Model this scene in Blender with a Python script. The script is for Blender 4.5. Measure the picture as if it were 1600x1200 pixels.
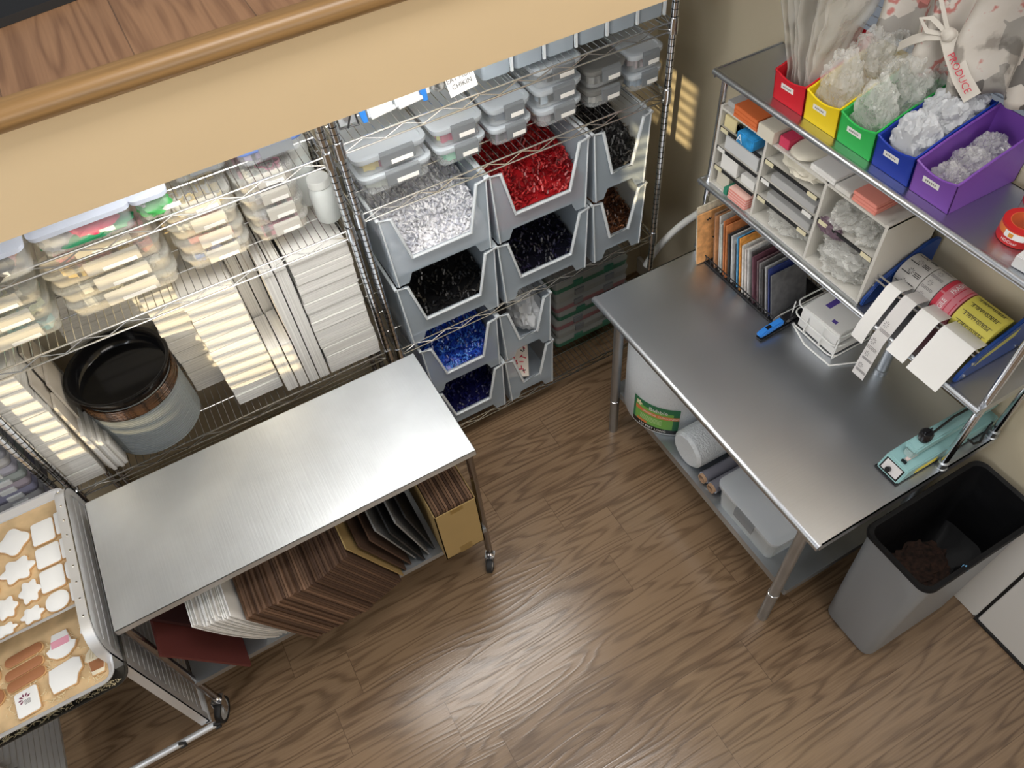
import bpy, bmesh, math, random
from math import sin, cos, pi, sqrt, atan2
from mathutils import Vector, Matrix, noise

for o in list(bpy.data.objects): bpy.data.objects.remove(o)
S = bpy.context.scene
COL = S.collection

# ------------------------------------------------------------------ camera, world, light
cd = bpy.data.cameras.new('camera'); cam = bpy.data.objects.new('camera', cd); COL.objects.link(cam)
cam.location = (0, 0, 3.03); cam.rotation_euler = (0.658129757, 0.0711706263, -0.509180188)
cd.sensor_width = 36; cd.lens = 26.858; cd.clip_start = 0.05
S.camera = cam
S.view_settings.view_transform = 'Standard'; S.view_settings.look = 'None'
S.view_settings.gamma = 1; S.view_settings.use_curve_mapping = False
S.view_settings.exposure = 0.0
S.cycles.transparent_max_bounces = 24

W = bpy.data.worlds.new('world'); S.world = W; W.use_nodes = True
bg = W.node_tree.nodes['Background']; bg.inputs[0].default_value = (0.80, 0.88, 1.0, 1); bg.inputs[1].default_value = 0.20

def light(name, kind, loc, energy, color=(1, 1, 1), rot=(0, 0, 0), **kw):
    l = bpy.data.lights.new(name, kind); l.energy = energy; l.color = color
    for k, v in kw.items(): setattr(l, k, v)
    o = bpy.data.objects.new(name, l); COL.objects.link(o); o.location = loc; o.rotation_euler = rot
    return o
SUN_DIR = Vector((1.0, 1.0, -0.13)).normalized()          # low evening sun through the left wall's blinds
sun = light('sun', 'SUN', (-4, -2, 3), 5.2, (1.0, 0.78, 0.44), angle=math.radians(0.3))
sun.rotation_euler = SUN_DIR.to_track_quat('-Z', 'Y').to_euler()
light('panel_lamp_light', 'AREA', (0.40, 1.66, 2.165), 11, (1.0, 0.97, 0.92), shape='RECTANGLE', size=1.15, size_y=0.30)
light('ceiling_lamp_light', 'AREA', (0.7, 0.35, 4.7), 50, (1.0, 0.97, 0.93), shape='RECTANGLE', size=1.3, size_y=0.8)
light('window_light', 'AREA', (-2.75, 0.3, 2.7), 38, (0.90, 0.95, 1.0), rot=(math.radians(10), math.radians(-68), 0), shape='RECTANGLE', size=1.4, size_y=1.6)  # soft cool daylight from the left window side
light('window_light', 'AREA', (0.2, -2.7, 3.2), 52, (1.0, 0.96, 0.9), rot=(math.radians(62), 0, 0), shape='RECTANGLE', size=2.4, size_y=1.6)  # unseen front fill, no window in that wall; lifts the fascia

# ------------------------------------------------------------------ helpers
rnd = random.Random(7)
def U(a, b): return rnd.uniform(a, b)
ORD = ['topmost', 'second from the top', 'third from the top', 'fourth from the top', 'fifth from the top', 'sixth from the top',
       'seventh from the top', 'eighth from the top', 'ninth from the top', 'tenth from the top', 'eleventh from the top',
       'twelfth from the top', 'thirteenth from the top', 'fourteenth from the top']

def node(nt, t, **kw):
    n = nt.nodes.new(t)
    for k, v in kw.items(): setattr(n, k, v)
    return n
MATS = {}
def mat(name, col=(.8, .8, .8), rough=.5, metal=0, alpha=1, spec=.5, bump=None, vary=None, trans=0, emit=None):
    """bump=(scale,strength[,stretch xyz]); vary=(scale,amount[,stretch])"""
    if name in MATS: return MATS[name]
    m = bpy.data.materials.new(name); m.use_nodes = True; nt = m.node_tree; p = nt.nodes['Principled BSDF']
    p.inputs['Base Color'].default_value = (*col, 1); p.inputs['Roughness'].default_value = rough
    p.inputs['Metallic'].default_value = metal; p.inputs['Alpha'].default_value = alpha
    p.inputs['Specular IOR Level'].default_value = spec; p.inputs['Transmission Weight'].default_value = trans
    if emit:
        p.inputs['Emission Color'].default_value = (*emit[0], 1); p.inputs['Emission Strength'].default_value = emit[1]
    def tex(scale, stretch, det=3):
        tc = node(nt, 'ShaderNodeTexCoord'); mp = node(nt, 'ShaderNodeMapping'); mp.inputs['Scale'].default_value = stretch
        nz = node(nt, 'ShaderNodeTexNoise'); nz.inputs['Scale'].default_value = scale; nz.inputs['Detail'].default_value = det
        nt.links.new(tc.outputs['Object'], mp.inputs[0]); nt.links.new(mp.outputs[0], nz.inputs[0]); return nz
    if bump:
        nz = tex(bump[0], bump[2] if len(bump) > 2 else (1, 1, 1)); b = node(nt, 'ShaderNodeBump')
        b.inputs['Strength'].default_value = bump[1]; b.inputs['Distance'].default_value = .01
        nt.links.new(nz.outputs[0], b.inputs['Height']); nt.links.new(b.outputs[0], p.inputs['Normal'])
    if vary:
        nz = tex(vary[0], vary[2] if len(vary) > 2 else (1, 1, 1)); r = node(nt, 'ShaderNodeMapRange')
        r.inputs[1].default_value = .3; r.inputs[2].default_value = .7; r.inputs[3].default_value = 1 - vary[1]; r.inputs[4].default_value = 1 + vary[1]
        mx = node(nt, 'ShaderNodeMix', data_type='RGBA', blend_type='MULTIPLY'); mx.inputs[0].default_value = 1
        mx.inputs[6].default_value = (*col, 1); nt.links.new(nz.outputs[0], r.inputs[0]); nt.links.new(r.outputs[0], mx.inputs[7])
        nt.links.new(mx.outputs[2], p.inputs['Base Color'])
    MATS[name] = m; return m

def wood(name, c0, c1, along='X', pw=.19, pl=1.25, rough=.38, ring=26):
    """laminate planks with cathedral grain; planks run along X or Y in object space"""
    m = bpy.data.materials.new(name); m.use_nodes = True; nt = m.node_tree; L = nt.links; p = nt.nodes['Principled BSDF']
    def mth(op, a, b=None):
        n = node(nt, 'ShaderNodeMath', operation=op)
        for i, v in enumerate((a, b)):
            if v is None: continue
            if hasattr(v, 'links'): L.new(v, n.inputs[i])
            else: n.inputs[i].default_value = v
        return n.outputs[0]
    tc = node(nt, 'ShaderNodeTexCoord'); sp = node(nt, 'ShaderNodeSeparateXYZ'); L.new(tc.outputs['Object'], sp.inputs[0])
    u, v = (sp.outputs[0], sp.outputs[1]) if along == 'X' else (sp.outputs[1], sp.outputs[0])
    row = mth('FLOOR', mth('DIVIDE', v, pw))
    wn = node(nt, 'ShaderNodeTexWhiteNoise', noise_dimensions='1D'); L.new(row, wn.inputs['W'])
    uo = mth('ADD', u, mth('MULTIPLY', wn.outputs['Value'], 3.0))
    colm = mth('FLOOR', mth('DIVIDE', uo, pl))
    pid = node(nt, 'ShaderNodeCombineXYZ'); L.new(row, pid.inputs[0]); L.new(colm, pid.inputs[1])
    wp = node(nt, 'ShaderNodeTexWhiteNoise', noise_dimensions='3D'); L.new(pid.outputs[0], wp.inputs['Vector'])
    off = mth('MULTIPLY', wp.outputs['Value'], 40.0)
    cv = node(nt, 'ShaderNodeCombineXYZ'); L.new(mth('ADD', mth('MULTIPLY', u, 1.1), off), cv.inputs[0]); L.new(mth('MULTIPLY', v, 9.5), cv.inputs[1]); L.new(off, cv.inputs[2])
    n1 = node(nt, 'ShaderNodeTexNoise'); n1.inputs['Scale'].default_value = 1.0; n1.inputs['Detail'].default_value = 1.5; L.new(cv.outputs[0], n1.inputs[0])
    rings = mth('SINE', mth('MULTIPLY', n1.outputs[0], ring * 3.0))
    r01 = mth('POWER', mth('MULTIPLY', mth('ADD', rings, 1.0), .5), 2.4)
    cf = node(nt, 'ShaderNodeCombineXYZ'); L.new(mth('MULTIPLY', u, 7.0), cf.inputs[0]); L.new(mth('MULTIPLY', v, 190.0), cf.inputs[1]); L.new(off, cf.inputs[2])
    n2 = node(nt, 'ShaderNodeTexNoise'); n2.inputs['Scale'].default_value = 1.0; n2.inputs['Detail'].default_value = 2; L.new(cf.outputs[0], n2.inputs[0])
    mix = mth('ADD', mth('MULTIPLY', r01, .52), mth('MULTIPLY', n2.outputs[0], .75))
    mix = mth('ADD', mth('SUBTRACT', mix, .28), mth('MULTIPLY', mth('SUBTRACT', wp.outputs['Value'], .5), .26))
    cr = node(nt, 'ShaderNodeMix', data_type='RGBA'); cr.inputs[6].default_value = (*c0, 1); cr.inputs[7].default_value = (*c1, 1); L.new(mix, cr.inputs[0])
    fv = mth('FRACT', mth('DIVIDE', v, pw)); fu = mth('FRACT', mth('DIVIDE', uo, pl))
    seam = mth('MAXIMUM', mth('LESS_THAN', fv, .012), mth('LESS_THAN', fu, .002))
    cs = node(nt, 'ShaderNodeMix', data_type='RGBA'); L.new(mth('MULTIPLY', seam, .55), cs.inputs[0]); L.new(cr.outputs[2], cs.inputs[6]); cs.inputs[7].default_value = (.06, .035, .02, 1)
    L.new(cs.outputs[2], p.inputs['Base Color']); p.inputs['Roughness'].default_value = rough; p.inputs['Specular IOR Level'].default_value = .75
    b = node(nt, 'ShaderNodeBump'); b.inputs['Strength'].default_value = .12; b.inputs['Distance'].default_value = .004; L.new(mix, b.inputs['Height']); L.new(b.outputs[0], p.inputs['Normal'])
    MATS[name] = m; return m

def striped(name, c0, c1, axis, freq, rough=.6, sharp=.5, metal=0, vary=.0):
    """thin parallel lines along an object axis: sheet edges in a stack, corrugation, pole grooves"""
    m = bpy.data.materials.new(name); m.use_nodes = True; nt = m.node_tree; L = nt.links; p = nt.nodes['Principled BSDF']
    tc = node(nt, 'ShaderNodeTexCoord'); mp = node(nt, 'ShaderNodeMapping'); sc = [0.35, 0.35, 0.35]; sc['XYZ'.index(axis)] = freq; mp.inputs['Scale'].default_value = sc
    L.new(tc.outputs['Object'], mp.inputs[0])
    if sharp == 0:
        nz = node(nt, 'ShaderNodeTexNoise'); nz.inputs['Scale'].default_value = 1; nz.inputs['Detail'].default_value = 2; L.new(mp.outputs[0], nz.inputs[0]); f = nz.outputs[0]
        r = node(nt, 'ShaderNodeMapRange'); r.inputs[1].default_value = .35; r.inputs[2].default_value = .65; L.new(f, r.inputs[0]); f = r.outputs[0]
    else:
        sp = node(nt, 'ShaderNodeSeparateXYZ'); L.new(mp.outputs[0], sp.inputs[0])
        fr = node(nt, 'ShaderNodeMath', operation='FRACT'); L.new(sp.outputs['XYZ'.index(axis)], fr.inputs[0])
        gt = node(nt, 'ShaderNodeMath', operation='GREATER_THAN'); gt.inputs[1].default_value = sharp; L.new(fr.outputs[0], gt.inputs[0]); f = gt.outputs[0]
    mx = node(nt, 'ShaderNodeMix', data_type='RGBA'); mx.inputs[6].default_value = (*c0, 1); mx.inputs[7].default_value = (*c1, 1); L.new(f, mx.inputs[0])
    L.new(mx.outputs[2], p.inputs['Base Color']); p.inputs['Roughness'].default_value = rough; p.inputs['Metallic'].default_value = metal
    b = node(nt, 'ShaderNodeBump'); b.inputs['Strength'].default_value = .25; b.inputs['Distance'].default_value = .003; L.new(f, b.inputs['Height']); L.new(b.outputs[0], p.inputs['Normal'])
    MATS[name] = m; return m

class MB:
    def __init__(s): s.bm = bmesh.new()
    def face(s, vs, m=0):
        try: f = s.bm.faces.new(vs); f.material_index = m; return f
        except ValueError: return None
    def box(s, x0, x1, y0, y1, z0, z1, m=0, M=None):
        c = [Vector((x, y, z)) for z in (z0, z1) for y in (y0, y1) for x in (x0, x1)]
        if M: c = [M @ v for v in c]
        v = [s.bm.verts.new(p) for p in c]
        for q in ((0, 2, 3, 1), (4, 5, 7, 6), (0, 1, 5, 4), (2, 6, 7, 3), (0, 4, 6, 2), (1, 3, 7, 5)): s.face([v[i] for i in q], m)
        return s
    def tube(s, pts, r, seg=8, closed=False, m=0, caps=True):
        pts = [Vector(p) for p in pts]; n = len(pts); rs = r if isinstance(r, (list, tuple)) else [r] * n; loops = []
        prev = None
        for i, p in enumerate(pts):
            a = pts[(i - 1) % n] if (closed or i) else p; b = pts[(i + 1) % n] if (closed or i < n - 1) else p
            t = (b - a).normalized()
            if prev is None:
                up = Vector((0, 0, 1)) if abs(t.z) < .9 else Vector((1, 0, 0)); prev = t.cross(up).normalized()
            prev = (prev - t * prev.dot(t)).normalized(); q = t.cross(prev)
            loops.append([s.bm.verts.new(p + (prev * cos(2 * pi * k / seg) + q * sin(2 * pi * k / seg)) * rs[i]) for k in range(seg)])
        s.skin(loops, m, closed)
        if caps and not closed: s.face(loops[0][::-1], m); s.face(loops[-1], m)
        return s
    def cyl(s, p0, p1, r, r1=None, seg=16, m=0, caps=True): return s.tube([p0, p1], [r, r if r1 is None else r1], seg, False, m, caps)
    def skin(s, loops, m=0, closed=False):
        n = len(loops)
        for i in range(n if closed else n - 1):
            A, B = loops[i], loops[(i + 1) % n]; k = len(A)
            for j in range(k): s.face([A[j], A[(j + 1) % k], B[(j + 1) % k], B[j]], m)
    def loft(s, loops, m=0, caps=(True, True)):
        L = [[s.bm.verts.new(p) for p in lp] for lp in loops]; s.skin(L, m)
        if caps[0]: s.face(L[0][::-1], m)
        if caps[1]: s.face(L[-1], m)
        return s
    def lathe(s, prof, c=(0, 0, 0), seg=32, m=0, axis='Z', caps=True):
        out = []
        for r, h in prof:
            lp = []
            for k in range(seg):
                a = 2 * pi * k / seg; x, y = r * cos(a), r * sin(a)
                lp.append(Vector(c) + (Vector((x, y, h)) if axis == 'Z' else Vector((x, h, -y)) if axis == 'Y' else Vector((h, x, y))))
            out.append(lp)
        return s.loft(out, m, (caps, caps))
    def prism(s, poly, axis, a, b, m=0, M=None):
        def P(u, v, w): return Vector((w, u, v)) if axis == 'x' else Vector((u, w, v)) if axis == 'y' else Vector((u, v, w))
        A = [P(u, v, a) for u, v in poly]; B = [P(u, v, b) for u, v in poly]
        if M: A = [M @ p for p in A]; B = [M @ p for p in B]
        return s.loft([A, B], m)
    def grid(s, fn, nu, nv, m=0):
        V = [[s.bm.verts.new(fn(i / nu, j / nv)) for j in range(nv + 1)] for i in range(nu + 1)]
        for i in range(nu):
            for j in range(nv): s.face([V[i][j], V[i + 1][j], V[i + 1][j + 1], V[i][j + 1]], m)
        return s
    def xf(s, M): bmesh.ops.transform(s.bm, matrix=M, verts=s.bm.verts[:]); return s
    def build(s, name, m, parent=None, local=False, smooth=True, ang=40, bevel=0, kind=None, label=None):
        bm = s.bm
        bmesh.ops.recalc_face_normals(bm, faces=bm.faces[:])
        if bevel: bmesh.ops.bevel(bm, geom=[e for e in bm.edges if len(e.link_faces) == 2 and e.calc_face_angle(0) > .6], offset=bevel, segments=2, affect='EDGES', clamp_overlap=True)
        if parent and not local: bmesh.ops.translate(bm, vec=-parent_loc(parent), verts=bm.verts[:])
        if smooth:
            for f in bm.faces: f.smooth = True
            for e in bm.edges:
                if len(e.link_faces) == 2 and e.calc_face_angle(0) > math.radians(ang): e.smooth = False
        me = bpy.data.meshes.new(name); bm.to_mesh(me); bm.free()
        for x in (m if isinstance(m, (list, tuple)) else [m]): me.materials.append(x)
        o = bpy.data.objects.new(name, me); COL.objects.link(o)
        if parent: o.parent = parent
        if kind: o['kind'] = kind
        if label: o['label'] = label
        return o
def parent_loc(o):
    v = Vector((0, 0, 0))
    while o: v += o.location; o = o.parent
    return v
def tag(o, label, cat, group=None, kind=None):
    o['label'] = label; o['category'] = cat
    if group: o['group'] = group
    if kind: o['kind'] = kind
    return o
def thing(name, label, cat, loc=(0, 0, 0), rz=0, group=None):
    o = bpy.data.objects.new(name, None); COL.objects.link(o); o.location = loc; o.rotation_euler = (0, 0, rz); o.empty_display_size = .05
    return tag(o, label, cat, group)
def dup(root, loc=None, rz=None, label=None, group=None):
    def cp(o, par):
        c = o.copy(); COL.objects.link(c)
        if par: c.parent = par
        for ch in list(o.children): cp(ch, c)
        return c
    r = cp(root, None)
    if loc is not None: r.location = loc
    if rz is not None: r.rotation_euler = (0, 0, rz)
    if label: r['label'] = label
    if group: r['group'] = group
    return r
def struct(o): o['kind'] = 'structure'; return o
def rrect(cx, cy, w, d, r, z, n=4):
    P = []
    for (sx, sy, a0) in ((1, 1, 0), (-1, 1, pi / 2), (-1, -1, pi), (1, -1, 3 * pi / 2)):
        for k in range(n + 1):
            a = a0 + k * pi / 2 / n; P.append(Vector((cx + sx * (w / 2 - r) + r * cos(a), cy + sy * (d / 2 - r) + r * sin(a), z)))
    return P
def tub(mb, cx, cy, w, d, z0, z1, r=.02, flare=.0, t=.002, m=0):
    """open tray with wall thickness; flare = widening at the top"""
    return mb.loft([rrect(cx, cy, w, d, r, z0), rrect(cx, cy, w + flare, d + flare, r, z1), rrect(cx, cy, w + flare - 2 * t, d + flare - 2 * t, r, z1), rrect(cx, cy, w - 2 * t, d - 2 * t, r, z0 + t)], m)
FONT = None
def text_mesh(s, size, fn, name, m, parent, ext=0, sx=1):
    """flat lettering; fn maps (u,v) of the text plane, centred, to world"""
    cu = bpy.data.curves.new('t', 'FONT'); cu.body = s; cu.size = size; cu.align_x = 'CENTER'; cu.align_y = 'CENTER'; cu.resolution_u = 2
    to = bpy.data.objects.new('t', cu); COL.objects.link(to)
    dg = bpy.context.evaluated_depsgraph_get(); me = bpy.data.meshes.new_from_object(to.evaluated_get(dg))
    bpy.data.objects.remove(to); bpy.data.curves.remove(cu)
    bm = bmesh.new(); bm.from_mesh(me); bpy.data.meshes.remove(me)
    base = parent_loc(parent)
    for v in bm.verts: v.co = Vector(fn(v.co.x * sx, v.co.y)) - base
    me = bpy.data.meshes.new(name); bm.to_mesh(me); bm.free(); me.materials.append(m)
    o = bpy.data.objects.new(name, me); COL.objects.link(o); o.parent = parent
    return o
def plane_fn(c, eu, ev):
    c, eu, ev = Vector(c), Vector(eu).normalized(), Vector(ev).normalized()
    return lambda u, v: c + eu * u + ev * v
def blob(mb, c, sz, amp=.18, freq=3.0, sub=4, flat=True, seed=0, crease=0.0, m=0):
    """crumpled lump"""
    b = bmesh.new(); bmesh.ops.create_icosphere(b, subdivisions=sub, radius=1)
    vs = {}
    for v in b.verts:
        d = v.co.normalized(); q = d * freq + Vector((seed * 7.3, seed * 3.1, seed))
        k = 1 + amp * noise.noise(q) + crease * abs(noise.noise(q * 2.7)) - crease * .5 * abs(noise.noise(q * 5.1))
        p = Vector((d.x * sz[0] * k, d.y * sz[1] * k, d.z * sz[2] * k))
        if flat and p.z < -sz[2] * .6: p.z = -sz[2] * .6
        vs[v.index] = mb.bm.verts.new(Vector(c) + p)
    for f in b.faces: mb.face([vs[v.index] for v in f.verts], m)
    b.free(); return mb

# ------------------------------------------------------------------ materials
floor_m = wood('floor_laminate', (.245, .160, .094), (.076, .043, .022), rough=.24)
loft_m = wood('loft_laminate', (.40, .215, .110), (.20, .095, .045), along='Y', pw=.21, rough=.5)
nose_m = mat('oak_nosing', (.33, .19, .075), .35, vary=(6, .25, (.3, 14, 14)))
tan_m = mat('tan_paint', (.78, .60, .37), .85, vary=(1.5, .04))
cream_m = mat('cream_paint', (.60, .53, .39), .8, vary=(1.2, .05))
white_trim = mat('white_trim', (.75, .74, .72), .45)
black_gap = mat('black_rubber_and_gap', (.012, .012, .013), .6)
steel = mat('stainless_steel', (.60, .625, .665), .34, 1, bump=(3, .03, (1, 60, 60)), vary=(1.5, .10))
steel_dull = mat('galvanised_steel', (.46, .49, .52), .42, 1, vary=(6, .12))
alu = mat('aluminium_sheet', (.72, .755, .785), .42, .86, bump=(4, .05, (40, 2, 2)), vary=(5, .07))
alu_bar = mat('aluminium_bar', (.76, .77, .79), .42, .6)
chrome = mat('chrome', (.72, .73, .75), .16, 1)
chrome_dark = mat('dark_chrome', (.30, .28, .27), .2, 1)
post_m = striped('grooved_chrome', (.70, .71, .73), (.06, .06, .06), 'Z', 39.4, .18, .86, 1)
wire_m = mat('chrome_wire', (.68, .68, .67), .25, 1)
bin_m = mat('clear_bin_plastic', (.50, .58, .66), .35, alpha=.42, bump=(4, .05))
bin_rim = mat('bin_rim_plastic', (.74, .79, .83), .35, alpha=.85)
clear_m = mat('clear_plastic', (.80, .84, .86), .14, alpha=.14)
clear_y = mat('yellowish_clear_plastic', (.86, .82, .72), .2, alpha=.22)  # clear plastic with a slight yellow tint
lid_m = mat('frosted_lid', (.66, .72, .78), .3, alpha=.72)
lid_clear = mat('clear_lid', (.72, .74, .72), .12, alpha=.30)
clip_m = mat('smoky_clip', (.24, .26, .28), .15, alpha=.66)
label_m = mat('label_paper', (.82, .81, .78), .7)
cello = mat('cellophane', (.82, .83, .80), .10, alpha=.34, spec=.9, bump=(28, 1.0))
cello2 = mat('crinkled_film', (.84, .84, .80), .08, alpha=.32, spec=1.0, bump=(34, 1.0))
frost = mat('frosted_film', (.78, .80, .83), .3, alpha=.6, bump=(14, .5))
paper_w = mat('white_paper', (.80, .79, .77), .75)
paper_stack = striped('stacked_white_card', (.80, .79, .76), (.62, .61, .59), 'Z', 260, .75, 0)
paper_side = striped('stacked_white_card_upright', (.80, .79, .76), (.62, .61, .59), 'X', 260, .75, 0)
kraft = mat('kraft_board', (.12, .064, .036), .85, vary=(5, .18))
kraft_e = striped('corrugated_edge', (.21, .12, .07), (.06, .03, .018), 'Z', 120, .9, .5)
kraft_box = mat('tan_cardboard', (.38, .26, .105), .8, vary=(3, .06))
red_card = mat('dark_red_card', (.11, .022, .018), .6)
black_m = mat('black_plastic', (.012, .012, .014), .22)
black_matt = mat('black_matt', (.015, .015, .016), .6)
black_wire = mat('black_wire', (.02, .02, .022), .4)
white_wire = mat('white_coated_wire', (.80, .80, .78), .35)
teal = mat('teal_enamel', (.27, .47, .48), .35)
yellow_m = mat('yellow_sticker', (.78, .62, .05), .5)
ink = mat('black_ink', (.02, .02, .02), .7)
ink_red = mat('red_ink', (.55, .03, .06), .7)
ink_g = mat('grey_ink', (.20, .19, .19), .7)
white_ink = mat('white_ink', (.85, .85, .85), .7)
blue_p = mat('blue_plastic', (.012, .055, .25), .3)
blue_b = mat('bright_blue_plastic', (.03, .20, .62), .3)
grey_bin = mat('grey_bin_plastic', (.27, .29, .315), .45)
liner_m = mat('black_liner', (.005, .005, .006), .6, spec=.25, bump=(9, .8))

def C(name, r, g, b, rough=.5): return mat(name, (r, g, b), rough)

# ------------------------------------------------------------------ the room
floor = struct(MB().box(-3.0, 1.95, -3.0, 2.48, -.06, 0).build('floor', floor_m))
# right wall with its window opening, y .50..1.80, z 1.70..2.75
WY0, WY1, WZ0, WZ1 = .50, 1.80, 1.66, 2.85
wr = MB(); wr.box(1.95, 2.07, -3.0, WY0, 0, 4.2); wr.box(1.95, 2.07, WY1, 2.60, 0, 4.2)
wr.box(1.95, 2.07, WY0, WY1, 0, WZ0); wr.box(1.95, 2.07, WY0, WY1, WZ1, 4.2)
struct(wr.build('wall_right', cream_m, smooth=False))
struct(MB().box(-3.1, 1.95, 2.48, 2.60, 0, 2.2).build('wall_back', cream_m))
# left wall, out of frame, with two blinded windows the evening sun comes through
wl = MB(); LW = ((-1.16, -.13, 1.19, 2.12), (-2.87, -2.45, 1.56, 1.93))
ys = sorted([v for w_ in LW for v in w_[:2]] + [-3.0, 2.6])
for i in range(0, len(ys), 2): wl.box(-3.12, -3.0, ys[i], ys[i + 1], 0, 3.4)
for a, b, za, zb in LW: wl.box(-3.12, -3.0, a, b, 0, za); wl.box(-3.12, -3.0, a, b, zb, 3.4)
struct(wl.build('wall_left', cream_m, smooth=False))
struct(MB().box(-3.12, 1.95, -3.12, -3.0, 0, 3.4).build('wall_front', cream_m))
def window(n, x, y0, y1, z0, z1):
    w = struct(thing('window_%d' % n, 'window with white horizontal blinds', 'window', (x, (y0 + y1) / 2, z0))); del w['label']; del w['category']
    m = MB()
    for a in ((y0 - .03, y0 + .03), (y1 - .03, y1 + .03)): m.box(x - .02, x + .05, a[0], a[1], z0 - .03, z1 + .03)
    for a in ((z0 - .03, z0 + .03), (z1 - .03, z1 + .03)): m.box(x - .02, x + .05, y0, y1, a[0], a[1])
    m.build('window_frame', white_trim, w); return w
slat_m = mat('blind_slats', (.78, .82, .88), .5)  # plain pale bluish slats, no emission
for n, (a, b, LZ0, LZ1) in enumerate(LW):
    w = window(n + 2, -3.06, a, b, LZ0, LZ1)
    m = MB(); z = LZ0 + .03
    while z < LZ1: m.box(-3.075, -3.045, a + .03, b - .03, z, z + .017); z += .052
    m.build('blind', white_trim, w)
w = window(1, 1.985, WY0, WY1, WZ0, WZ1)
m = MB(); z = WZ0 + .02
while z < WZ1 - .02:
    m.box(-.018, .018, WY0 + .02, WY1 - .02, -.001, .001, M=Matrix.Translation((2.0, 0, z)) @ Matrix.Rotation(math.radians(28), 4, 'Y')); z += .032
m.build('blind', slat_m, w)
# loft: slab, fascia, floor, bullnose
FY = 1.35
struct(MB().box(-3.0, 1.95, FY, FY + .06, 2.19, 2.372).build('wall_fascia', tan_m))
struct(MB().box(-3.0, 1.95, FY + .06, 4.6, 2.19, 2.24).build('ceiling', mat('ceiling_white', (.70, .70, .69), .9)))
t = thing('ceiling_panel_lamp', 'flat rectangular lamp panel on the ceiling under the loft', 'lamp', (.40, 1.70, 2.19)); MB().box(-.20, 1.0, 1.53, 1.87, 2.178, 2.19).build('frame', white_trim, t); MB().box(-.18, .98, 1.55, 1.85, 2.172, 2.178).build('diffuser', mat('lamp_diffuser', (.9, .9, .9), .5, emit=((1.0, .97, .92), 3.0)), t)
struct(MB().box(-3.0, 1.95, FY + .012, 4.6, 2.372, 2.415).build('floor_upper', loft_m))
prof = [(FY + .012, 2.372)] + [(FY - .004 - .022 * sin(a), 2.394 - .022 * cos(a)) for a in [pi * k / 10 for k in range(11)]] + [(FY + .012, 2.4165)]
struct(MB().prism(prof, 'x', -3.0, 1.95).build('trim_1', nose_m))
o = MB().prism([(-3.0, 1.42), (-1.0, 1.487), (-.185, 1.61), (-.03, 1.636), (.25, 1.70), (.25, 3.0), (-3.0, 3.0)], 'z', 2.4155, 2.43).build('rug', black_matt); tag(o, 'black rug edge on the upper wooden floor, top left corner', 'rug')
# baseboard, door casing and white door at lower right
struct(MB().box(1.932, 1.95, .295, 2.48, 0, .11).build('baseboard_right', white_trim, bevel=.003))
struct(MB().box(1.925, 1.95, .188, .295, 0, 2.15).build('trim_2', white_trim, bevel=.004))
d = MB().box(1.92, 1.955, -.80, .176, .015, 2.1).build('door_1', white_trim, bevel=.003); struct(d)
MB().box(1.915, 1.952, -.80, .187, .0, .014).box(1.94, 1.952, .176, .188, 0, 2.1).build('door_gap_shade', black_gap, d)  # solid black strips put in for the shade in the door gaps

# ------------------------------------------------------------------ wire shelving
def wire_unit(name, label, x0, x1, y0, y1, zs, ph, posts=(1, 1, 1, 1)):
    t = thing(name, label, 'shelving', ((x0 + x1) / 2, (y0 + y1) / 2, 0), group=None)
    for i, (x, y) in enumerate(((x0, y0), (x1, y0), (x0, y1), (x1, y1))):
        MB().cyl((x, y, .02), (x, y, ph), .0128, seg=14).build('post', post_m, t)
    for z in zs:
        m = MB(); a, b, c, d_ = x0 + .012, x1 - .012, y0, y1
        for zz in (z, z - .032):
            m.tube([(x0, y0 - .004, zz), (x1, y0 - .004, zz)], .0032, 6); m.tube([(x0, y1, zz), (x1, y1, zz)], .0032, 6)
            m.tube([(x0, y0, zz), (x0, y1, zz)], .0032, 6); m.tube([(x1, y0, zz), (x1, y1, zz)], .0032, 6)
        n = 18
        m.tube([(a + (b - a) * k / n, y0 - .004, z - .003 if k % 2 else z - .029) for k in range(n + 1)], .0022, 5)
        for x in (x0, x1): m.tube([(x, c + (d_ - c) * k / 8, z - .003 if k % 2 else z - .029) for k in range(9)], .0022, 5)
        nx = int((x1 - x0) / .0245)
        for k in range(1, nx):
            x = x0 + (x1 - x0) * k / nx; m.tube([(x, y0 - .004, z + .003), (x, y1, z + .003)], .0014, 4)
        for k in (1, 2, 3): yy = y0 + (y1 - y0) * k / 4; m.tube([(x0, yy, z - .002), (x1, yy, z - .002)], .0025, 5)
        m.build('wire_shelf', wire_m, t)
        for x in (x0, x1): MB().cyl((x, y0, z - .042), (x, y0, z + .012), .0185, .0165, seg=14).build('collar', chrome, t)
    return t
SR = (.112, .768, 1.445, 1.708); SL = (.787, 1.405, 1.69)
wire_unit('wire_shelving_unit', 'chrome wire shelving unit holding the shred bins, right of the white box shelves', .415, 1.635, 2.0, 2.46, SR, 1.88)
wire_unit('wire_shelving_unit', 'chrome wire shelving unit holding white bakery boxes, behind the steel cart', -.83, .375, 2.0, 2.46, (.20,) + SL, 1.88)
t = thing('wire_shelving_unit', 'chrome shelving unit at the far left edge with flat grey cases', 'shelving', (-1.5, 2.23, 0))
for x in (-.87, -2.05):
    for y in (2.0, 2.46): MB().cyl((x, y, .02), (x, y, 1.88), .0128, seg=14).build('post', post_m, t)
m = MB()
for y in (2.0, 2.1, 2.2, 2.3, 2.46): m.tube([(-2.05, y, .775), (-.87, y, .775)], .003, 6)
for k in range(48): x = -2.05 + 1.18 * k / 47; m.tube([(x, 2.0, .778), (x, 2.46, .778)], .0014, 4)
m.build('wire_shelf', wire_m, t)
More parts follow.
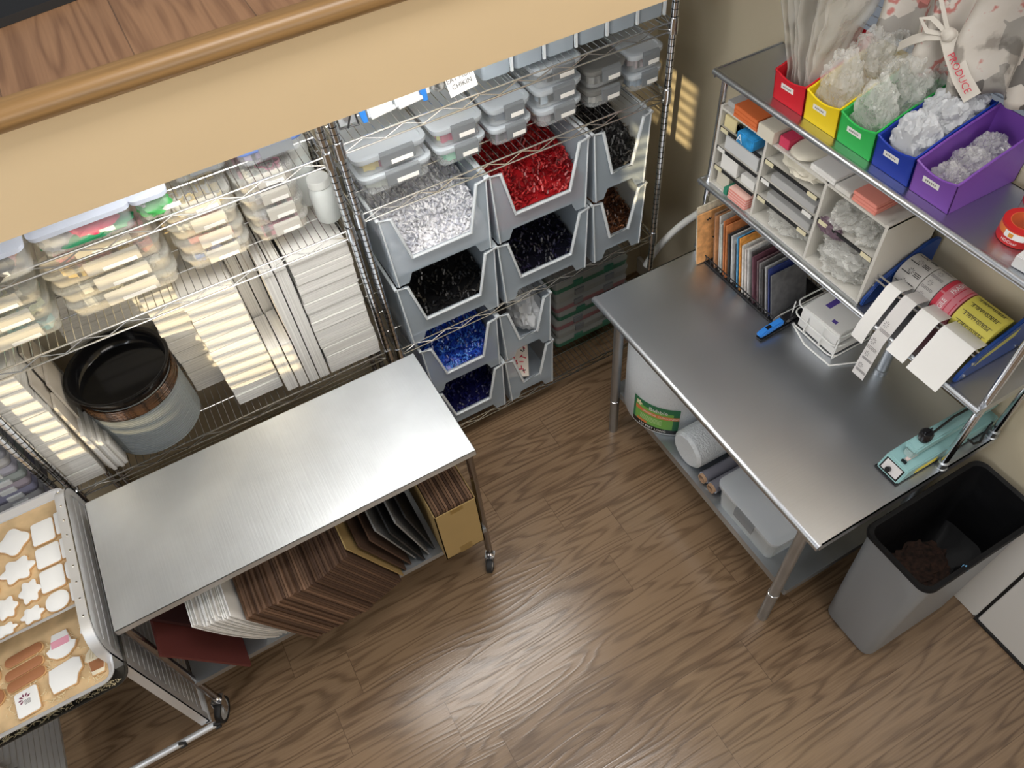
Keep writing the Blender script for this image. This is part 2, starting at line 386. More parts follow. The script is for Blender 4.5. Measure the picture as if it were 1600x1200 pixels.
MB().cyl((-2.0, 1.985, .786), (-.862, 1.985, .786), .0115, seg=14).build('front_rail', chrome, t)
MB().lathe([(.0125, -.012), (.0135, -.01), (.0135, -.003), (.012, 0), (.0135, .003), (.0135, .01), (.0125, .012)], (-.952, 1.985, .786), 16, axis='X').build('rail_joint', chrome_dark, t)

# ------------------------------------------------------------------ right-hand work table
t = thing('work_table', 'stainless steel work table with rolled front edge against the right wall', 'table', (1.53, 1.13, 0))
m = MB(); pr = [(1.917, .862), (1.170, .862), (1.161, .860), (1.155, .853), (1.154, .845), (1.158, .838), (1.166, .836), (1.172, .840), (1.172, .858), (1.917, .858)]
m.prism(pr, 'y', .510, 1.747); m.box(1.175, 1.917, .510, .514, .825, .862); m.box(1.175, 1.917, 1.743, 1.747, .825, .862)
m.build('tabletop', steel, t, ang=50)
m = MB(); m.box(1.245, 1.87, .575, 1.69, .292, .300); m.box(1.243, 1.250, .575, 1.69, .262, .302); m.box(1.865, 1.872, .575, 1.69, .262, .302); m.box(1.245, 1.87, .572, .578, .262, .302); m.box(1.245, 1.87, 1.687, 1.693, .262, .302)
m.build('lower_shelf', steel_dull, t)
for x in (1.232, 1.865):
    for y in (.604, 1.661):
        l = MB().cyl((x, y, .0), (x, y, .845), .0205, seg=20).build('leg', steel_dull, t)
        MB().lathe([(.0205, -.003), (.0225, -.002), (.0225, .002), (.0205, .003)], (x, y, .235), 20).build('collar', chrome, l)
        MB().lathe([(.016, 0), (.021, .004), (.0212, .05), (.0205, .052)], (x, y, 0), 20).build('foot', steel_dull, l)
t = thing('double_overshelf', 'two-tier stainless overshelf standing on the back of the work table', 'shelf', (1.78, 1.14, .862))
def deck(x0, x1, y0, y1, z, rr):
    m = MB(); m.box(x0 + .005, x1, y0, y1, z - .004, z); m.tube([(x0, y0, z - .006), (x0, y1, z - .006)], rr, 12)
    m.box(x0, x1, y0 - .002, y0 + .004, z - .028, z + .006); m.box(x0, x1, y1 - .004, y1 + .002, z - .028, z + .003); m.box(x1 - .004, x1, y0, y1, z - .028, z); return m
deck(1.642, 1.925, .515, 1.775, 1.635, .0115).build('upper_deck', steel, t, ang=50)
deck(1.645, 1.925, .515, 1.775, 1.198, .0105).build('lower_deck', steel, t, ang=50)
for x in (1.676, 1.90):
    for y in (.524, 1.755):
        p = MB().cyl((x, y, .862), (x, y, 1.61), .0115, seg=16).build('post', chrome, t)
        MB().lathe([(.0195, 0), (.0195, .004), (.0165, .007), (.0165, .03), (.0125, .032)], (x, y, .862), 18).build('socket', steel_dull, p)
p = MB().cyl((1.80, .90, .862), (1.80, .90, 1.19), .019, seg=18).build('post', steel_dull, t); MB().lathe([(.023, 0), (.023, .02), (.019, .022)], (1.80, .90, .862), 18).build('socket', steel_dull, p)

# ------------------------------------------------------------------ right shelving: stacking shred bins
def hopper(x0, x1, y0, dep, z0, h, label, group='stacking hopper bins'):
    """open-front stackable bin: notched feet, scooped front, thick pale rim"""
    t = thing('stacking_bin', label, 'bin', ((x0 + x1) / 2, y0 + dep / 2, z0), group=group)
    w = x1 - x0; k = min(.055, w * .2); lo, hi = .36 * h, h - .012; fz = .13 * h
    m = MB(); T = .004
    out = [(x0 + .012, z0), (x0 + k, z0), (x0 + k + .018, z0 + fz), (x1 - k - .018, z0 + fz), (x1 - k, z0), (x1 - .012, z0),
           (x1, z0 + hi), (x1 - k * .75, z0 + hi), (x1 - k - .030, z0 + lo), (x0 + k + .030, z0 + lo), (x0 + k * .75, z0 + hi), (x0, z0 + hi)]
    m.prism(out, 'y', y0, y0 + T)
    for xs in ((x0 + .006, x0), (x1 - .006, x1)):
        A = [Vector((xs[0], y0, z0)), Vector((xs[0], y0 + dep, z0)), Vector((xs[1], y0 + dep, z0 + hi)), Vector((xs[1], y0, z0 + hi))]
        sg = T if xs[1] == x0 else -T
        m.loft([A, [p + Vector((sg, 0, 0)) for p in A]])
    m.box(x0 + .004, x1 - .004, y0 + dep - T, y0 + dep, z0, z0 + hi); m.box(x0 + .006, x1 - .006, y0, y0 + dep, z0 + fz, z0 + fz + T)
    m.build('body', bin_m, t)
    r = MB(); yy = y0 - .002; ze = z0 + hi
    r.tube([(x0 + .002, y0 + dep, ze), (x0 - .002, yy, ze), (x0 + k * .75, yy - .004, ze), (x0 + k + .030, yy - .006, z0 + lo), (x1 - k - .030, yy - .006, z0 + lo), (x1 - k * .75, yy - .004, ze), (x1 + .002, yy, ze), (x1 - .002, y0 + dep, ze)], .0065, 8)
    r.tube([(x0 + .014, yy, z0), (x0 + .002, yy, ze)], .003, 6); r.tube([(x1 - .014, yy, z0), (x1 - .002, yy, ze)], .003, 6)
    r.build('rim', bin_rim, t)
    return z0 + fz + T
SHRED = {}
def shred(name, label, cols, x0, x1, y0, y1, zb, zf, zr, n=520, sparkle=.3, wid=.0032):
    """crinkle-cut paper: a filled bed with a thicket of zigzag strips"""
    ms = [mat('shred_%s_%d' % (label.split()[0], i), c, sparkle) for i, c in enumerate(cols)]
    m = MB(); R = random.Random(hash(label) % 999 if False else len(label) * 13 + int(x0 * 1000))
    m.loft([[Vector((x0, y0, zb)), Vector((x1, y0, zb)), Vector((x1, y1, zb)), Vector((x0, y1, zb))], [Vector((x0, y0, zf)), Vector((x1, y0, zf)), Vector((x1, y1, zr)), Vector((x0, y1, zr))]], 0)
    for i in range(n):
        u, v = R.random(), R.random(); p = Vector((x0 + (x1 - x0) * u, y0 + (y1 - y0) * v, zf + (zr - zf) * v + R.uniform(-.004, .018)))
        a = R.uniform(0, 2 * pi); d = Vector((cos(a), sin(a), R.uniform(-.5, .5))); s = Vector((-sin(a), cos(a), R.uniform(-.8, .8))).normalized() * wid
        L = R.uniform(.02, .05); k = R.randint(3, 5); mi = R.randrange(len(ms)); prev = None
        for j in range(k + 1):
            q = p + d * (L * (j / k - .5)) + Vector((0, 0, .005 if j % 2 else -.003))
            q.x = min(max(q.x, x0), x1); q.y = min(max(q.y, y0), y1)
            cur = (m.bm.verts.new(q - s), m.bm.verts.new(q + s))
            if prev: m.face([prev[0], prev[1], cur[1], cur[0]], mi)
            prev = cur
    return tag(m.build(name, ms, smooth=False), label, 'paper shred', None, 'stuff')
BY = 1.985
def bin_with(x0, x1, z0, h, dep, label, sh=None, **kw):
    zi = hopper(x0, x1, BY, dep, z0, h, label)
    if sh:
        top = kw.pop('fill', .55) * h; fz = kw.pop('front', .38) * h - .07 * h
        shred('paper_shred', sh[0], sh[1], x0 + .014, x1 - .014, BY + .008, BY + dep - .01, zi + .001, z0 + fz, z0 + top, **kw)
z2, z1 = SR[1] + .006, SR[0] + .006
bin_with(.468, .872, z2 + .318, .318, .38, 'wide clear hopper bin full of white shred, upper left beside the posts', ('white crinkle-cut paper shred heaped in the upper left bin', [(.80, .80, .84), (.55, .56, .63), (.9, .9, .92)]), fill=.88, front=.42, n=1500, sparkle=.6)
bin_with(.468, .872, z2, .318, .38, 'wide clear hopper bin of black shred, under the white shred bin', ('black shred in the bin below the white shred', [(.008, .008, .009), (.02, .018, .016)]), fill=.42, front=.34, n=420)
bin_with(.885, 1.288, z2 + .318, .318, .38, 'wide clear hopper bin of bright red shred, middle of the shelf', ('red metallic paper shred heaped in the upper middle bin', [(.34, .006, .010), (.17, .003, .006), (.48, .03, .03)]), fill=.80, front=.44, n=1000, sparkle=.35)
bin_with(.885, 1.288, z2, .318, .38, 'wide clear hopper bin of very dark navy shred, under the red shred bin', ('very dark navy shred in the bin below the red shred', [(.006, .006, .012), (.02, .018, .05)]), fill=.44, front=.35, n=480)
bin_with(1.310, 1.560, z2 + .318, .318, .38, 'narrow clear hopper bin of charcoal shred, upper right of the shelf', ('charcoal grey shred in the upper narrow bin', [(.02, .02, .02), (.10, .10, .10), (.045, .04, .04)]), fill=.85, front=.42, n=600)
bin_with(1.310, 1.560, z2, .318, .38, 'narrow clear hopper bin of copper brown shred, below the charcoal one', ('copper brown shred in the lower narrow bin', [(.09, .03, .012), (.25, .10, .045), (.03, .012, .006)]), fill=.62, front=.40, n=600)
bin_with(.50, .845, z1 + .303, .303, .36, 'clear hopper bin of bright blue shred, on the lower left behind the cart corner', ('bright blue metallic shred in the bin near the cart corner', [(.012, .05, .42), (.006, .02, .20), (.10, .28, .75), (.02, .10, .55)]), fill=.80, front=.40, n=1000, sparkle=.22)
bin_with(.50, .845, z1, .303, .36, 'clear hopper bin of dark navy shred, beneath the bright blue shred', ('dark navy blue shred in the lowest left bin', [(.004, .004, .05), (.008, .01, .10)]), fill=.48, front=.36, n=480)
hopper(.858, 1.105, BY, .36, z1 + .303, .303, 'small white hopper bin holding a clear bag of white filler, upper of its pair')
hopper(.858, 1.105, BY, .36, z1, .303, 'small white hopper bin with a red printed card in it, bottom of its pair')
m = MB(); blob(m, (1.03, 2.13, z1 + .45), (.075, .13, .11), .25, 4, 4, seed=3, crease=.25); tag(m.build('packing_bag', frost), 'crumpled clear bag of white filler in the upper small hopper bin', 'bag')
m = MB(); m.box(.872, .925, 2.05, 2.3, z1 + .36, z1 + .56); tag(m.build('black_carton', black_matt, bevel=.003), 'black carton standing behind the bag in the upper small bin', 'carton')
t = thing('greeting_card_pack', 'pack of red printed cards lying tilted in the lower small hopper bin', 'card pack', (.965, 2.10, z1 + .06))
R_ = Matrix.Translation((.965, 2.09, z1 + .135)) @ Matrix.Rotation(-.5, 4, 'Z') @ Matrix.Rotation(.62, 4, 'X')
MB().box(-.055, .055, -.08, .08, -.02, .02, M=R_).build('cards', mat('card_face', (.75, .66, .58), .6), t)
m = MB(); rr = random.Random(4)
for k in range(30):
    x, y = rr.uniform(-.042, .042), rr.uniform(-.065, .065); a = rr.uniform(0, pi); l = rr.uniform(.006, .014)
    m.box(-l, l, -.0028, .0028, .0201, .0207, m=k % 4 == 0, M=R_ @ Matrix.Translation((x, y, 0)) @ Matrix.Rotation(a, 4, 'Z'))
m.build('red_print', [ink_red, ink], t)

# ------------------------------------------------------------------ clip-lid containers
def cutters(name, label, col, x0, x1, y0, y1, z0, h, group, n=9):
    n = 16; m = MB(); R = random.Random(int(abs(x0) * 999 + z0 * 777))
    cs = col if isinstance(col, list) else [col]
    for i in range(n):
        cx, cy = R.uniform(x0 + .02, x1 - .02), y0 + .02 + (y1 - y0 - .04) * R.random() ** 1.8; rad = R.uniform(.018, .034); hh = h * R.uniform(.6, 1.1); k = R.randint(3, 7); ph = R.random() * 6; lo = []
        for (rr, z) in ((rad, z0), (rad, z0 + hh), (rad - .002, z0 + hh), (rad - .002, z0)):
            lo.append([Vector((min(max(cx + rr * (1 + .25 * cos(k * a + ph)) * cos(a), x0), x1), min(max(cy + rr * (1 + .25 * cos(k * a + ph)) * sin(a), y0), y1), z)) for a in [2 * pi * j / 20 for j in range(20)]])
        m.loft(lo, i % len(cs), (True, True))
    ms = [mat('cutter_%d_%d_%d' % tuple(int(c * 99) for c in cc), cc, .4) for cc in [tuple(min(.85, q * 1.5) for q in c0) for c0 in cs]]
    return tag(m.build(name, ms), label, 'cookie cutters', group, 'stuff')
def clip_box(x0, x1, y0, dep, z0, h, label, tint=None, lid=lid_m, body=clear_m, clip=clip_m, group='clip-lid storage boxes', lab=True, bodycol=None, cont=None, cy=None):
    cx, cyy, w = (x0 + x1) / 2, y0 + dep / 2, x1 - x0
    t = thing('storage_box', label, 'storage box', (cx, cyy, z0), group=group)
    lh = h * .30; zb = z0 + h - lh
    m = MB(); tub(m, cx, cyy, w - .030, dep - .030, z0, zb, .025, .016, .002); m.build('body', body, t)
    m = MB(); m.loft([rrect(cx, cyy, w - .010, dep - .012, .03, zb - .004), rrect(cx, cyy, w, dep, .032, zb + lh * .25), rrect(cx, cyy, w, dep, .032, zb + lh * .8), rrect(cx, cyy, w - .012, dep - .012, .03, z0 + h - .002), rrect(cx, cyy, w - .03, dep - .03, .025, z0 + h - .002), rrect(cx, cyy, w - .034, dep - .034, .024, z0 + h - .006)])
    m.build('lid', lid, t)
    cw = w * .46; c0 = cx + w * .06
    m = MB(); m.prism([(y0 + .004, z0 + h + .001), (y0 - .007, z0 + h - lh * .3), (y0 - .009, z0 + h * .34), (y0 - .004, z0 + h * .32), (y0 - .001, z0 + h * .62)], 'x', c0 - cw / 2, c0 + cw / 2)
    ck = m.build('clip', clip, t, bevel=.0015)
    if lab: MB().prism([(y0 - .0098, z0 + h * .58), (y0 - .0108, z0 + h * .38), (y0 - .0100, z0 + h * .38), (y0 - .0090, z0 + h * .58)], 'x', c0 - cw * .22, c0 + cw * .42).build('label', label_m, ck)
    if tint:
        cutters('cookie_cutters', cont, tint, x0 + .03, x1 - .03, y0 + .03, y0 + dep - .05, z0 + .003, h * .62, 'cookie cutters inside clip-lid boxes', n=10)
    return t
Y3 = 2.045; H3 = .074; z3 = SR[2] + .006
yl = (.60, .48, .12); pu = (.20, .02, .09); gr = (.10, .40, .26)
for (x0, x1, lv, lab, tint, cont) in (
    (.455, .715, 1, 'upper wide clip box by the posts, yellow and plum cutters inside', [(.45, .36, .10), (.18, .03, .08)], 'yellow and plum cookie cutters in the upper wide clip box'),
    (.460, .722, 0, 'lower wide clip box by the posts, pale metal cutters inside', [(.42, .45, .42), (.55, .58, .56)], 'pale metal cookie cutters in the lower wide clip box'),
    (.732, .922, 1, 'clip box with crimson contents and yellow starfish, above the green one', [(.75, .55, .12), (.35, .02, .08)], 'crimson and yellow cutters in the box above the green one'),
    (.735, .925, 0, 'clip box with sea green cutters, second stack from the left', [gr, (.25, .55, .40)], 'sea green cookie cutters in the lower second box'),
    (.938, 1.103, 1, 'upper clip box with dark blue grey contents, third stack from the left', [(.06, .09, .14)], 'dark blue cutters in the third stack, upper box'),
    (.938, 1.105, 0, 'lower clip box with dull purple contents, third stack from the left', [(.12, .09, .14), (.18, .16, .22)], 'dull purple cutters in the third stack, lower box'),
    (1.120, 1.308, 2, 'highest clip box of the tallest stack, black label clip', [(.12, .14, .17)], 'dark grey cutters in the top box of the tallest stack'),
    (1.120, 1.308, 1, 'middle clip box of the three-high stack, pale blue', [(.30, .38, .46)], 'pale blue cutters in the middle box of the tallest stack'),
    (1.122, 1.308, 0, 'bottom clip box of the three-high stack, peach cutters at its corner', [(.60, .42, .30), (.30, .28, .30)], 'peach cutters in the bottom box of the tallest stack'),
    (1.325, 1.490, 1, 'upper smoky grey clip box, second stack from the right pole', [(.14, .13, .11)], 'grey cutters in the upper smoky box'),
    (1.325, 1.490, 0, 'lower smoky grey clip box, second stack from the right pole', [(.30, .29, .26)], 'pale grey cutters in the lower smoky box'),
    (1.500, 1.650, 1, 'upper clip box beside the right pole, mauve lid', [(.32, .26, .28)], 'mauve cutters in the upper box by the pole'),
    (1.500, 1.650, 0, 'lower clip box beside the right pole, bluish contents', [(.26, .34, .44)], 'bluish cutters in the lower box by the pole')):
    smoky = x0 > 1.0
    clip_box(x0, x1, Y3, .26, z3 + lv * (H3 + .001), H3, lab, tint, body=clear_m, lid=lid_m if not (1.32 < x0 < 1.34) else mat('smoky_lid', (.22, .22, .21), .25, alpha=.75), cont=cont)

# ------------------------------------------------------------------ top level of the right unit
z4 = SR[3] + .006
for i, x in enumerate((.925, 1.045, 1.165, 1.285, 1.405, 1.515)):
    t = thing('drawer_box', ['clear narrow box nearest the white sign on the top shelf', 'second clear narrow box from the sign', 'third clear narrow box from the sign', 'third clear narrow box from the right pole', 'second clear narrow box from the right pole', 'clear narrow box nearest the right pole on the top shelf'][i], 'storage box', (x + .053, 2.2, z4), group='clear narrow boxes on the top shelf')
    m = MB(); tub(m, x + .053, 2.19, .100, .30, z4, z4 + .13, .012, .006, .002); m.build('body', bin_m, t)
    m = MB(); m.box(x - .001, x + .109, 2.035, 2.343, z4 + .128, z4 + .14); m.build('lid', bin_rim, t, bevel=.003)
    MB().box(x + .100, x + .108, 2.031, 2.040, z4 + .004, z4 + .135).build('edge_rib', bin_rim, t)
    MB().box(x + .030, x + .075, 2.0345, 2.0365, z4 + .06, z4 + .09).build('label', mat('faint_label', (.62, .68, .70), .6), t)
    m = MB(); blob(m, (x + .053, 2.18, z4 + .045), (.042, .13, .042), .2, 5, 3, seed=i); tag(m.build('small_parts', frost), 'pale small parts inside the clear box %s' % ['beside the sign', 'second from the sign', 'third from the sign', 'third from the pole', 'second from the pole', 'beside the pole'][i], 'small parts', None, 'stuff')
# hand-lettered sign with a cow figure behind it
t = thing('sign', 'white hand-lettered card on the top wire shelf', 'sign', (.85, 2.04, z4))
c0 = Vector((.846, 2.028, z4 + .040)); R_ = Matrix.Translation(c0) @ Matrix.Rotation(-.12, 4, 'Y') @ Matrix.Rotation(-.25, 4, 'X')
MB().box(-.048, .048, -.0015, .0015, -.036, .038, M=R_).build('card', paper_w, t)
for s_, dz in (("EAT MOR'", .012), ('CHIKIN', -.011)):
    text_mesh(s_, .021, lambda u, v, dz=dz: R_ @ Vector((u, -.0022, v + dz)), 'lettering', ink, t)
m = MB(); blob(m, (.785, 2.075, z4 + .030), (.026, .03, .030), .15, 3, 3, seed=5); blob(m, (.773, 2.058, z4 + .055), (.017, .018, .017), .15, 3, 3, seed=6)
t = tag(m.build('toy_cow', mat('cow_patches', (.5, .5, .48), .8, vary=(30, .9))), 'small black and white toy cow left of the lettered card', 'toy')
m = MB(); m.box(.723, .757, 2.07, 2.2, z4, z4 + .055); tag(m.build('storage_tin', mat('olive_tin', (.30, .29, .20), .4), bevel=.006), 'olive coloured box with paper label on the top shelf', 'box')
m = MB(); m.box(.726, .754, 2.066, 2.0695, z4 + .012, z4 + .045); m.build('label', label_m, bpy.data.objects['storage_tin'])
# spray guns / air pens with blue ends
for i, (x, lab) in enumerate(((.548, 'white appliance with a blue strap, nearer the black gadget on the top shelf'), (.640, 'white appliance with a blue strap, nearer the lettered card'))):
    t = thing('heat_sealer', lab, 'appliance', (x, 2.08, z4))
    MB().box(x - .005, x + .078, 2.055, 2.20, z4, z4 + .052).build('body', mat('white_appliance', (.78, .82, .85), .3), t, bevel=.006)
    x2 = x - .032 if i == 0 else x + .078
    MB().prism([(x2 - .012, z4 + .09), (x2 + .014, z4 + .09), (x2 + .020, z4 + .002), (x2 + .004, z4 + .002)], 'y', 2.045, 2.062).build('strap', blue_b, t, bevel=.002)
    MB().cyl((x + .0, 2.05, z4 + .010), (x + .08, 2.05, z4 + .018), .007, seg=10).build('tube', white_wire, t)
t = thing('photo_frame', 'black framed gadget leaning by the posts on the top shelf', 'gadget', (.475, 2.08, z4))
m = MB(); m.tube([(.448, 2.06, z4 + .004), (.505, 2.05, z4 + .004), (.505, 2.07, z4 + .06), (.448, 2.08, z4 + .06)], .004, 6, True); m.tube([(.495, 2.052, z4 + .06), (.47, 2.05, z4 + .004)], .003, 6); m.build('frame', black_wire, t)
MB().box(.45, .503, 2.068, 2.074, z4 + .004, z4 + .058).build('panel', mat('grey_panel', (.45, .47, .50), .4), t)
MB().lathe([(.003, 0), (.011, 0), (.011, .003), (.003, .003)], (.477, 2.062, z4 + .03), 16, axis='Y').build('knob', ink_g, t)

# ------------------------------------------------------------------ flat red and green cases, low right
cz = z1; HX = .061
ccol = [('green', 'green base'), ('clear', 'clear base'), ('rose', 'rosy base'), ('green', 'green base'), ('rose', 'rosy base'), ('clear', 'clear base'), ('green', 'green base')]
cm = {'green': mat('green_case', (.05, .20, .13), .3, alpha=.8), 'clear': mat('clear_case', (.42, .44, .43), .25, alpha=.55), 'rose': mat('rose_case', (.36, .17, .19), .3, alpha=.7)}
for k in range(7):
    dx = [0, .005, -.003, .012, .0, .004, -.002][k]; x0, x1, y0 = 1.215 + dx, 1.622 + dx, 2.14; zz = cz + k * (HX + .0015)
    t = thing('ornament_case', 'flat latched case with %s, %s of the green and rosy stack' % (['green base', 'clear base', 'rosy base', 'green base', 'rosy base', 'clear base', 'green base'][k], ORD[6 - k]), 'case', ((x0 + x1) / 2, y0 + .15, zz), group='flat ornament cases')
    m = MB(); tub(m, (x0 + x1) / 2, y0 + .145, x1 - x0 - .01, .28, zz, zz + HX * .55, .02, .008, .002); m.build('base', cm[ccol[k][0]], t)
    m = MB(); m.loft([rrect((x0 + x1) / 2, y0 + .145, x1 - x0, .29, .02, zz + HX * .53), rrect((x0 + x1) / 2, y0 + .145, x1 - x0, .29, .02, zz + HX * .72), rrect((x0 + x1) / 2, y0 + .145, x1 - x0 - .02, .275, .02, zz + HX)]); m.build('lid', cm['clear'], t)
    for xx in (x0 + .10, x1 - .14): MB().box(xx, xx + .05, y0 - .006, y0 + .002, zz + HX * .3, zz + HX * .85).build('latch', cm['green'] if ccol[k][0] == 'green' else clip_m, t, bevel=.002)
    m = MB(); blob(m, ((x0 + x1) / 2, y0 + .13, zz + HX * .33), (.16, .10, HX * .24), .2, 5, 3, seed=k); tag(m.build('ornaments', mat('rose_ornaments', (.32, .10, .12), .5)), 'rosy ornaments inside the %s flat case' % ORD[6 - k], 'ornaments', None, 'stuff')

# ------------------------------------------------------------------ left unit, box level: stacks of flat white bakery boxes
z0 = SL[0] + .006
def bundles(n, x0, x1, y0, y1, zb, zt, where, grp, m=paper_stack, jit=.004):
    h = (zt - zb) / n
    for k in range(n):
        dx, dy = U(-jit, jit), U(-jit, jit)
        b = MB().box(x0 + dx, x1 + dx, y0 + dy, y1 + dy, zb + k * h, zb + (k + 1) * h - .0016).build('bakery_box_bundle', m, bevel=.0015, smooth=False)
        tag(b, 'flat white bakery box bundle, %s of the %s' % (ORD[n - 1 - k], where), 'box bundle', grp)
def uprights(items, where, grp):
    for (x0, x1, y0, y1, zt, lab) in items:
        b = MB().box(x0 + .001, x1 - .001, y0, y1, z0, zt).build('bakery_box_bundle', paper_side, bevel=.0015, smooth=False); tag(b, lab, 'box bundle', grp)
bundles(12, .147, .352, 2.012, 2.40, z0, 1.350, 'wide stack beside the posts', 'white bakery box bundles')
bundles(11, -.205, -.033, 2.055, 2.42, z0, 1.345, 'sunlit middle stack', 'white bakery box bundles')
bundles(9, -.330, -.218, 2.20, 2.44, z0, 1.30, 'stack behind the cake domes', 'white bakery box bundles')
uprights(((-.030, .016, 2.015, 2.20, 1.03, 'short upright white box bundle, left of the shadowed pair'), (.018, .056, 2.010, 2.20, 1.035, 'short upright white box bundle, right of the shadowed pair'),
          (.058, .096, 2.008, 2.40, 1.335, 'tall upright white box bundle, third from the wide stack'), (.098, .140, 2.008, 2.40, 1.345, 'tall upright white box bundle against the wide stack'),
          (-.030, .012, 2.21, 2.42, 1.35, 'tall upright white box bundle behind the short pair, left'), (.014, .056, 2.21, 2.42, 1.34, 'tall upright white box bundle behind the short pair, right')), '', 'white bakery box bundles')
bundles(9, -.825, -.715, 2.018, 2.40, z0, 1.36, 'stack beside the left posts', 'white bakery box bundles', jit=.003)
bundles(7, -.63, -.340, 2.362, 2.45, z0, 1.30, 'rear stack behind the tray', 'white bakery box bundles')
for i, (x, zt, y) in enumerate(((-.7105, 1.30, 2.17), (-.7005, 1.24, 2.14), (-.6905, 1.20, 2.10), (-.710, 1.27, 2.05), (-.700, 1.16, 2.03))):
    Mx = Matrix.Translation((x, 0, z0)) @ Matrix.Rotation(-.004, 4, 'Y')
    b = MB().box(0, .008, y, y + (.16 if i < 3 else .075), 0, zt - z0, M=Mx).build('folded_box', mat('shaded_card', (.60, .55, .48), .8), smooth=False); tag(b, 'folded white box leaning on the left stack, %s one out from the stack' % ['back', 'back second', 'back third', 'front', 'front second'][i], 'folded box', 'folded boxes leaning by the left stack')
for i in range(4):
    Mx = Matrix.Translation((-.688 + i * .0135, 2.012 + .008 * (i % 2), z0)) @ Matrix.Rotation(-.03, 4, 'Y')
    m = MB().box(0, .0125, 0, .11 + .03 * (3 - i) / 3, 0, .22 - .03 * i, M=Mx).build('bakery_box_bundle', paper_side, smooth=False, bevel=.001); tag(m, 'upright white box wedge left of the cake domes, %s one from the domes' % ['fourth', 'third', 'second', 'nearest'][i], 'box bundle', 'white box wedges by the domes')

# ------------------------------------------------------------------ nested clear cake domes with black bases on top
PC = Vector((-.50, 2.165, 0)); dome_m = mat('clear_dome', (.34, .37, .38), .08, alpha=.60, spec=1.0)
def dome(z, lab, first=[None]):
    if first[0] is None:
        m = MB(); m.lathe([(.150, 0), (.163, .003), (.1665, .006), (.1665, .0085), (.160, .0095), (.156, .07), (.1535, .07), (.157, .008)], (0, 0, 0), 56, caps=False)
        o = m.build('cake_dome', dome_m); first[0] = o
    else: o = first[0].copy(); COL.objects.link(o)
    o.location = (PC.x, PC.y, z); tag(o, 'clear round cake dome in the nested stack under the black bases', 'cake dome', 'nested clear cake domes'); return o
for k in range(22): dome(z0 + k * .0092, '')
base_m = mat('black_base', (.006, .006, .007), .12)
base_e = mat('bronze_base_edge', (.055, .028, .014), .25, .4, vary=(90, .9))
b0 = None; zt = z0 + 22 * .0092 + .004
for k in range(9):
    if b0 is None:
        m = MB(); m.lathe([(.001, .003), (.155, .003), (.160, .010), (.1655, .010), (.1675, .008), (.1675, .005), (.161, .004), (.156, .0), (.001, 0)], (0, 0, 0), 64, caps=False); b0 = m.build('cake_board', base_e); o = b0
    else: o = b0.copy(); COL.objects.link(o)
    o.location = (PC.x + U(-.002, .002), PC.y + U(-.002, .002), zt + k * .0055); tag(o, 'thin bronze edged round cake board in the stack topping the domes', 'cake board', 'stacked round cake boards')
zt += 9 * .0055 + .002
m = MB(); m.lathe([(.001, .003), (.148, .003), (.156, .012), (.164, .054), (.170, .058), (.176, .058), (.177, .055), (.170, .051), (.160, .01), (.152, 0), (.001, 0)], (PC.x, PC.y, zt), 72, caps=False)
tag(m.build('black_tray', base_m), 'deep glossy black round tray on top of the cake dome stack', 'tray')

# ------------------------------------------------------------------ left unit, middle level: translucent storage boxes and tumblers
zm = SL[1] + .006
pink, orange, redc, bluec, tealc, pale = (.62, .20, .30), (.80, .42, .12), (.72, .22, .20), (.20, .28, .60), (.20, .45, .48), (.72, .68, .52)
H5 = .0605
def bigbox(x0, x1, y0, z, h, lab, tint, cont): clip_box(x0, x1, y0, .34, z, h, lab, tint, lid=lid_clear, body=clear_y, clip=mat('pale_clip', (.70, .68, .62), .3, alpha=.6), cont=cont, group='wide translucent storage boxes')
cols = (
 (-.795, -.515, 2.05, 3, 'left wide column', [[pale, tealc], [tealc, (.5, .55, .35)], [(.62, .66, .30), pale]], ['pale and teal', 'teal and olive', 'lime and cream']),
 (-.495, -.155, 2.06, 4, 'second wide column', [[pale, (.60, .55, .45)], [(.62, .55, .46), pale], [redc, orange], [orange, pink]], ['cream', 'tan', 'coral and orange', 'orange and pink']),
 (-.135, .085, 2.07, 4, 'third wide column', [[bluec, pale], [redc, (.45, .55, .40)], [redc, pale], [orange, pale]], ['blue and cream', 'red and sage', 'coral and cream', 'orange and cream']),
 (.093, .285, 2.075, 4, 'column beside the jar', [[pink, (.45, .12, .24)], [(.35, .36, .44), pink], [(.42, .42, .48)], [pink, pale]], ['magenta', 'slate and pink', 'slate grey', 'pink and cream']))
for (x0, x1, y0, n, nm, tints, cn) in cols:
    for k in range(n):
        h = H5 if n == 4 else .0605
        bigbox(x0 + U(-.003, .003), x1 + U(-.003, .003), y0, zm + k * (h + .001), h, 'translucent box, %s cutters, %s of the %s' % (cn[k], ORD[n - 1 - k], nm), tints[k], '%s cutters, %s box of the %s' % (cn[k], ORD[n - 1 - k], nm))
frosted_glass = mat('frosted_tumbler', (.70, .74, .73), .35, alpha=.78, bump=(18, .3))
t = thing('tumbler_jar', 'large frosted plastic jar at the right end of the middle shelf', 'jar', (.340, 2.085, zm))
m = MB(); m.lathe([(.001, 0), (.034, .001), (.040, .008), (.042, .11), (.036, .128), (.030, .135), (.027, .135), (.033, .125), (.038, .1), (.037, .01), (.001, .006)], (.340, 2.085, zm), 36, caps=False); m.build('body', frosted_glass, t)
MB().lathe([(.001, .134), (.034, .134), (.037, .137), (.037, .158), (.034, .162), (.001, .162)], (.340, 2.085, zm), 36, caps=False).build('lid', mat('pale_lid', (.66, .68, .66), .35), t)
t = thing('canister', 'white canister with printed label behind the frosted jar', 'canister', (.30, 2.20, zm))
m = MB(); m.lathe([(.001, 0), (.040, .001), (.043, .006), (.043, .20), (.040, .206), (.001, .206)], (.318, 2.215, zm), 36, caps=False); m.build('body', mat('white_canister', (.66, .70, .69), .4), t)
